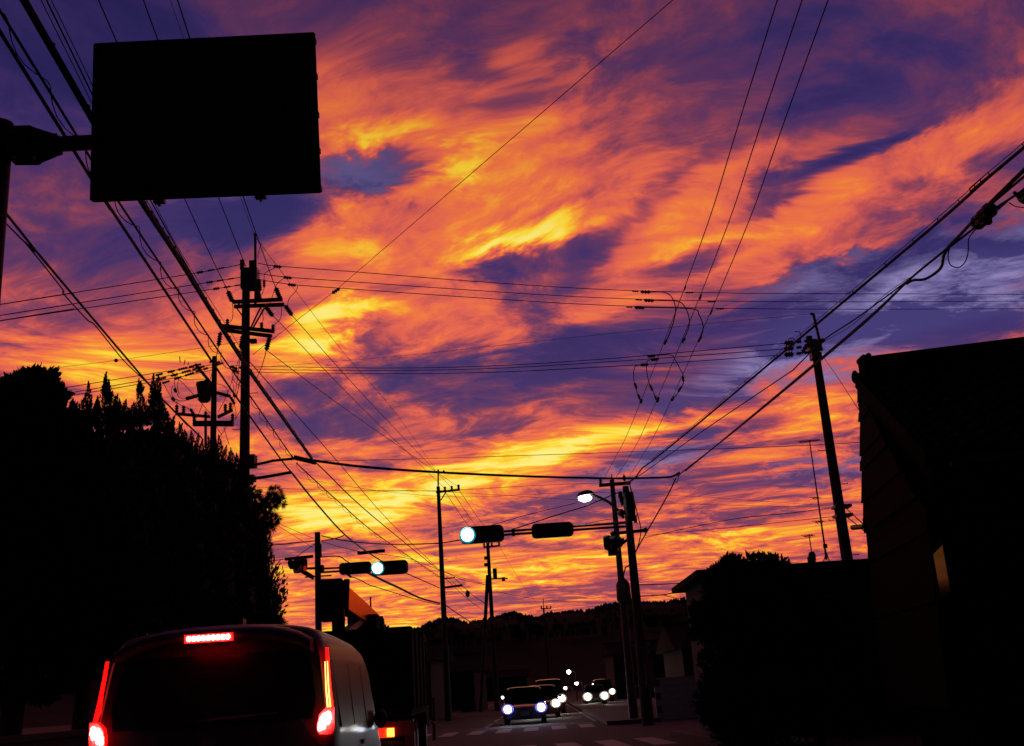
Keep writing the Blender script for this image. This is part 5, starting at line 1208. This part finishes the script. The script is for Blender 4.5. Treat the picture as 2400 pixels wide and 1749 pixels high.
# oncoming cars
def car(loc, label, paint, hl_m, hgt=1.5, wid=1.68, ln=4.2, rz=math.pi, lampw=.17, beam=None, group='cars facing the junction with their headlights on'):
    c = thing('car', loc, label, 'car', group, rz=rz)
    w = wid / 2; b = hgt * .56
    half = [(0, .22), (w * .9, .22), (w, .4), (w, b * .8), (w * .97, b), (w * .5, b + .03), (0, b + .04)]
    r_ = ring(half)
    lo = [[V(x * sx, y, .22 + (z - .22) * sz) for x, z in r_] for y, sx, sz in ((-ln / 2, .86, .8), (-ln / 2 + .12, .96, .95), (-ln / 2 + .8, 1, 1), (0, 1, 1), (ln / 2 - 1.1, 1, .98), (ln / 2 - .25, .96, .84), (ln / 2, .85, .7))]
    body = part(MB().loft(lo), 'body', paint, c)
    hc = [(0, b - .02), (w * .95, b - .02), (w * .93, b + .08), (w * .84, hgt - .14), (w * .74, hgt - .03), (w * .4, hgt), (0, hgt)]
    r2 = ring(hc)
    f = 1 if hgt < 1.6 else .6
    cs = [[V(x * sx, y - (z - b) * rk, z if sz == 1 else b - .02 + (z - b + .02) * sz) for x, z in r2] for y, sx, sz, rk in ((-ln / 2 + .25, .95, .9, -.3 * f), (-ln / 2 + .6, 1, 1, -.15), (0, 1, 1, 0), (ln / 2 - 1.7, 1, 1, .25 * f), (ln / 2 - 1.25, .97, .97, .75 * f))]
    cab = part(MB().loft(cs), 'cabin', paint, c)
    yb, yt = ln / 2 - 1.22, ln / 2 - 1.22 - (hgt - b - .1) * .75 * f
    part(MB().prism([V(-w * .86, yb, b + .06), V(w * .86, yb, b + .06), V(w * .72, yt + .02, hgt - .09), V(-w * .72, yt + .02, hgt - .09)], V(0, .015, .01)), 'windscreen', m_glass, c)
    part(MB().box((0, ln / 2 - .02, b * .62), (w * .95, .06, .14)), 'grille', m_blackp, c); part(MB().box((0, ln / 2 + .02, .42), (.36, .02, .16)), 'number_plate', m_palepaint, c)
    for s in (-1, 1):
        h_ = part(MB().ball(V(s * w * .78, ln / 2 + .0, b * .76), (lampw * 1.45, .06, lampw * 1.2), 14, 8), 'headlight', e_blueg if hl_m == e_blueh else e_warmg, c)  # oversized glowing lens that stands in for the halo of glare
        part(MB().ball(V(s * w * .78, ln / 2 + .05, b * .76), (lampw * .86, .05, lampw * .84), 14, 8), 'bulb', hl_m, h_)
        part(MB().ball(V(s * (w + .09), ln / 2 - 1.5, b + .1), (.09, .06, .07), 8, 6), 'side_mirror', paint, c)
        for y in (-ln / 2 + .75, ln / 2 - .8): wheel(c, (s * (w - .1), y, .3), .3, .2)
        mb = MB(); mb.prism([V(s * (w * .945 + .01), -ln / 2 + .7, b + .05), V(s * (w * .945 + .01), ln / 2 - 1.5, b + .05), V(s * (w * .84 + .015), ln / 2 - 1.8, hgt - .16), V(s * (w * .84 + .015), -ln / 2 + .8, hgt - .16)], V(s * .006, 0, 0)); part(mb, 'side_window', m_glass, c)
    if beam:
        ld = bpy.data.lights.new('headlight_beam', 'SPOT'); ld.energy = beam; ld.spot_size = R(75); ld.spot_blend = .6; ld.shadow_soft_size = .1
        ld.color = (.75, .8, 1) if hl_m == e_blueh else (1, .92, .78)
        lo_ = bpy.data.objects.new('headlight_beam', ld); col.objects.link(lo_); lo_.parent = c; lo_.location = (0, ln / 2 + .1, b * .8); lo_.rotation_euler = (R(82), 0, 0)
    return c
gX = lambda px, Y: P(px, 1640, Y).x
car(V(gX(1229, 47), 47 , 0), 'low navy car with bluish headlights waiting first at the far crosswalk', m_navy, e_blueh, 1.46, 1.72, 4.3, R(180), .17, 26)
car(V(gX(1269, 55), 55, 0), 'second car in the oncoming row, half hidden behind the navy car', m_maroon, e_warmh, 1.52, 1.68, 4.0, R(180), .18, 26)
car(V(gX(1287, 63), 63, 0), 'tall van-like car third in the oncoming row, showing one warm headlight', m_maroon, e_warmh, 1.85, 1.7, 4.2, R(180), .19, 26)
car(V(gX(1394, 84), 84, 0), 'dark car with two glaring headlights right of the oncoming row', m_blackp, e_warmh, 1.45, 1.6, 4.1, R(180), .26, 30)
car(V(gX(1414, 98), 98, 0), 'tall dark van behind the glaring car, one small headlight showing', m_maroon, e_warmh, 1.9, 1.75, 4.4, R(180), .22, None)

# ------------------------------------------------------------------ far street furniture and houses
def far_lamp(px, py, Y, label, r=.12):
    p = P(px, py, Y); l = thing('street_lamp', V(p.x + .6, p.y, 0), label, 'street lamp')
    MB().tube([V(p.x + .6, p.y, 0), V(p.x + .6, p.y, p.z - .1), V(p.x + .45, p.y, p.z + .12), V(p.x, p.y, p.z + .12)], .05, 6).build('lamp_pole', m_paintsteel, l)
    MB().box((p.x, p.y, p.z + .14), (.4, .25, .06)).build('lamp_hood', m_paintsteel, l)
    MB().ball(p, r, 8, 6).build('lamp_globe', e_lamp, l)
far_lamp(1333, 1575, 105, 'tiny lit street lamp high above the glaring headlights', .2)
far_lamp(1351, 1602, 115, 'tiny lit street lamp just above the glaring headlights', .18)
far_lamp(1325, 1613, 95, 'tiny lit lamp low between the two groups of oncoming cars', .13)
p = P(1178, 1635, 62)
dl = thing('delineator_post', V(p.x, p.y, 0), 'roadside post with a tiny self-glowing reflector beside the navy car', 'post')
MB().tube([V(p.x, p.y, 0), p + V(0, 0, .1)], .04, 8).build('post', m_white_p, dl); MB().ball(p - V(0, .05, 0), .07, 8, 6).build('reflector', e_lamp, dl)  # the reflector's glint is put in as emission of its own

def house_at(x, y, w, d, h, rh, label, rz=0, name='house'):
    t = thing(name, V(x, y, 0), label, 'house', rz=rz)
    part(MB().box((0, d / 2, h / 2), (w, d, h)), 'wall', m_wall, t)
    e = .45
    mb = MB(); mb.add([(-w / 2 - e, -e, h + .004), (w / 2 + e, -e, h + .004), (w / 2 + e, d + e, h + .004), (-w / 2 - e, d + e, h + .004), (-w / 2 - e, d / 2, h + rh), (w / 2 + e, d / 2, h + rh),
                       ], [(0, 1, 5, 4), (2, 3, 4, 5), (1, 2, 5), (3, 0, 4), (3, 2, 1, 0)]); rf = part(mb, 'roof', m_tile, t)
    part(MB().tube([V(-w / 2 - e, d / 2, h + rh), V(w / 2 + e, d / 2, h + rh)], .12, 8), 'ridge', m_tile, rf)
    for fl in range(2 if h > 4 else 1):
        for i in range(max(1, int(w / 2.6))):
            x_ = -w / 2 + (i + .5) * w / max(1, int(w / 2.6)); z_ = 1.5 + fl * 2.6
            g_ = part(MB().box((x_, -.012, z_), (1.3, .03, 1.1)), 'window', m_glass, t); part(MB().box((x_, -.03, z_), (.06, .03, 1.1)), 'frame', m_blackp, g_); part(MB().box((x_, -.04, z_ - .6), (1.45, .1, .06)), 'sill', m_conc, g_)
    part(MB().box((w / 2 - .9, -.02, 1.0), (.85, .05, 2.0)), 'door', m_board, t)
    return t
house_at(-13.5, 52, 9, 8, 2.9, 1.2, 'low dark house with hipped eaves beyond the far corner pole')
house_at(-9.5, 66, 7, 8, 3.4, 1.3, 'dark house left of the road beyond the crane truck', R(-4))
house_at(-8.8, 92, 8, 9, 3.2, 1.5, 'farther low dark house left of the road past the crane truck', R(-4))
house_at(11.5, 108, 7, 8, 4.2, 1.2, 'two-storey dark house right of the road behind the glaring headlights', R(2))
house_at(12.5, 62, 8, 9, 3.0, 1.6, 'low dark house behind the pale wall')
house_at(15.6, 50, 8, 7, 2.3, .9, 'dark house behind the round bush')
house_at(-6.0, 200, 10, 9, 4.0, 1.2, 'wide dark building closing the road below the hills')
# small shrub over the truck
YS = 58.0
sh = thing('shrub', V(P(880, 1500, YS).x, YS, 0), 'small leafy shrub showing above the truck bed', 'shrub')
trunk(sh, P(880, 1490, YS), .08)
crown(sh, [(868, 1462, 10, 0), (885, 1470, 12, 0), (900, 1472, 9, 0), (880, 1490, 22, 0), (862, 1485, 14, 0)], YS, 'scale', 380, m_leaf2, .16, .045, core=False)
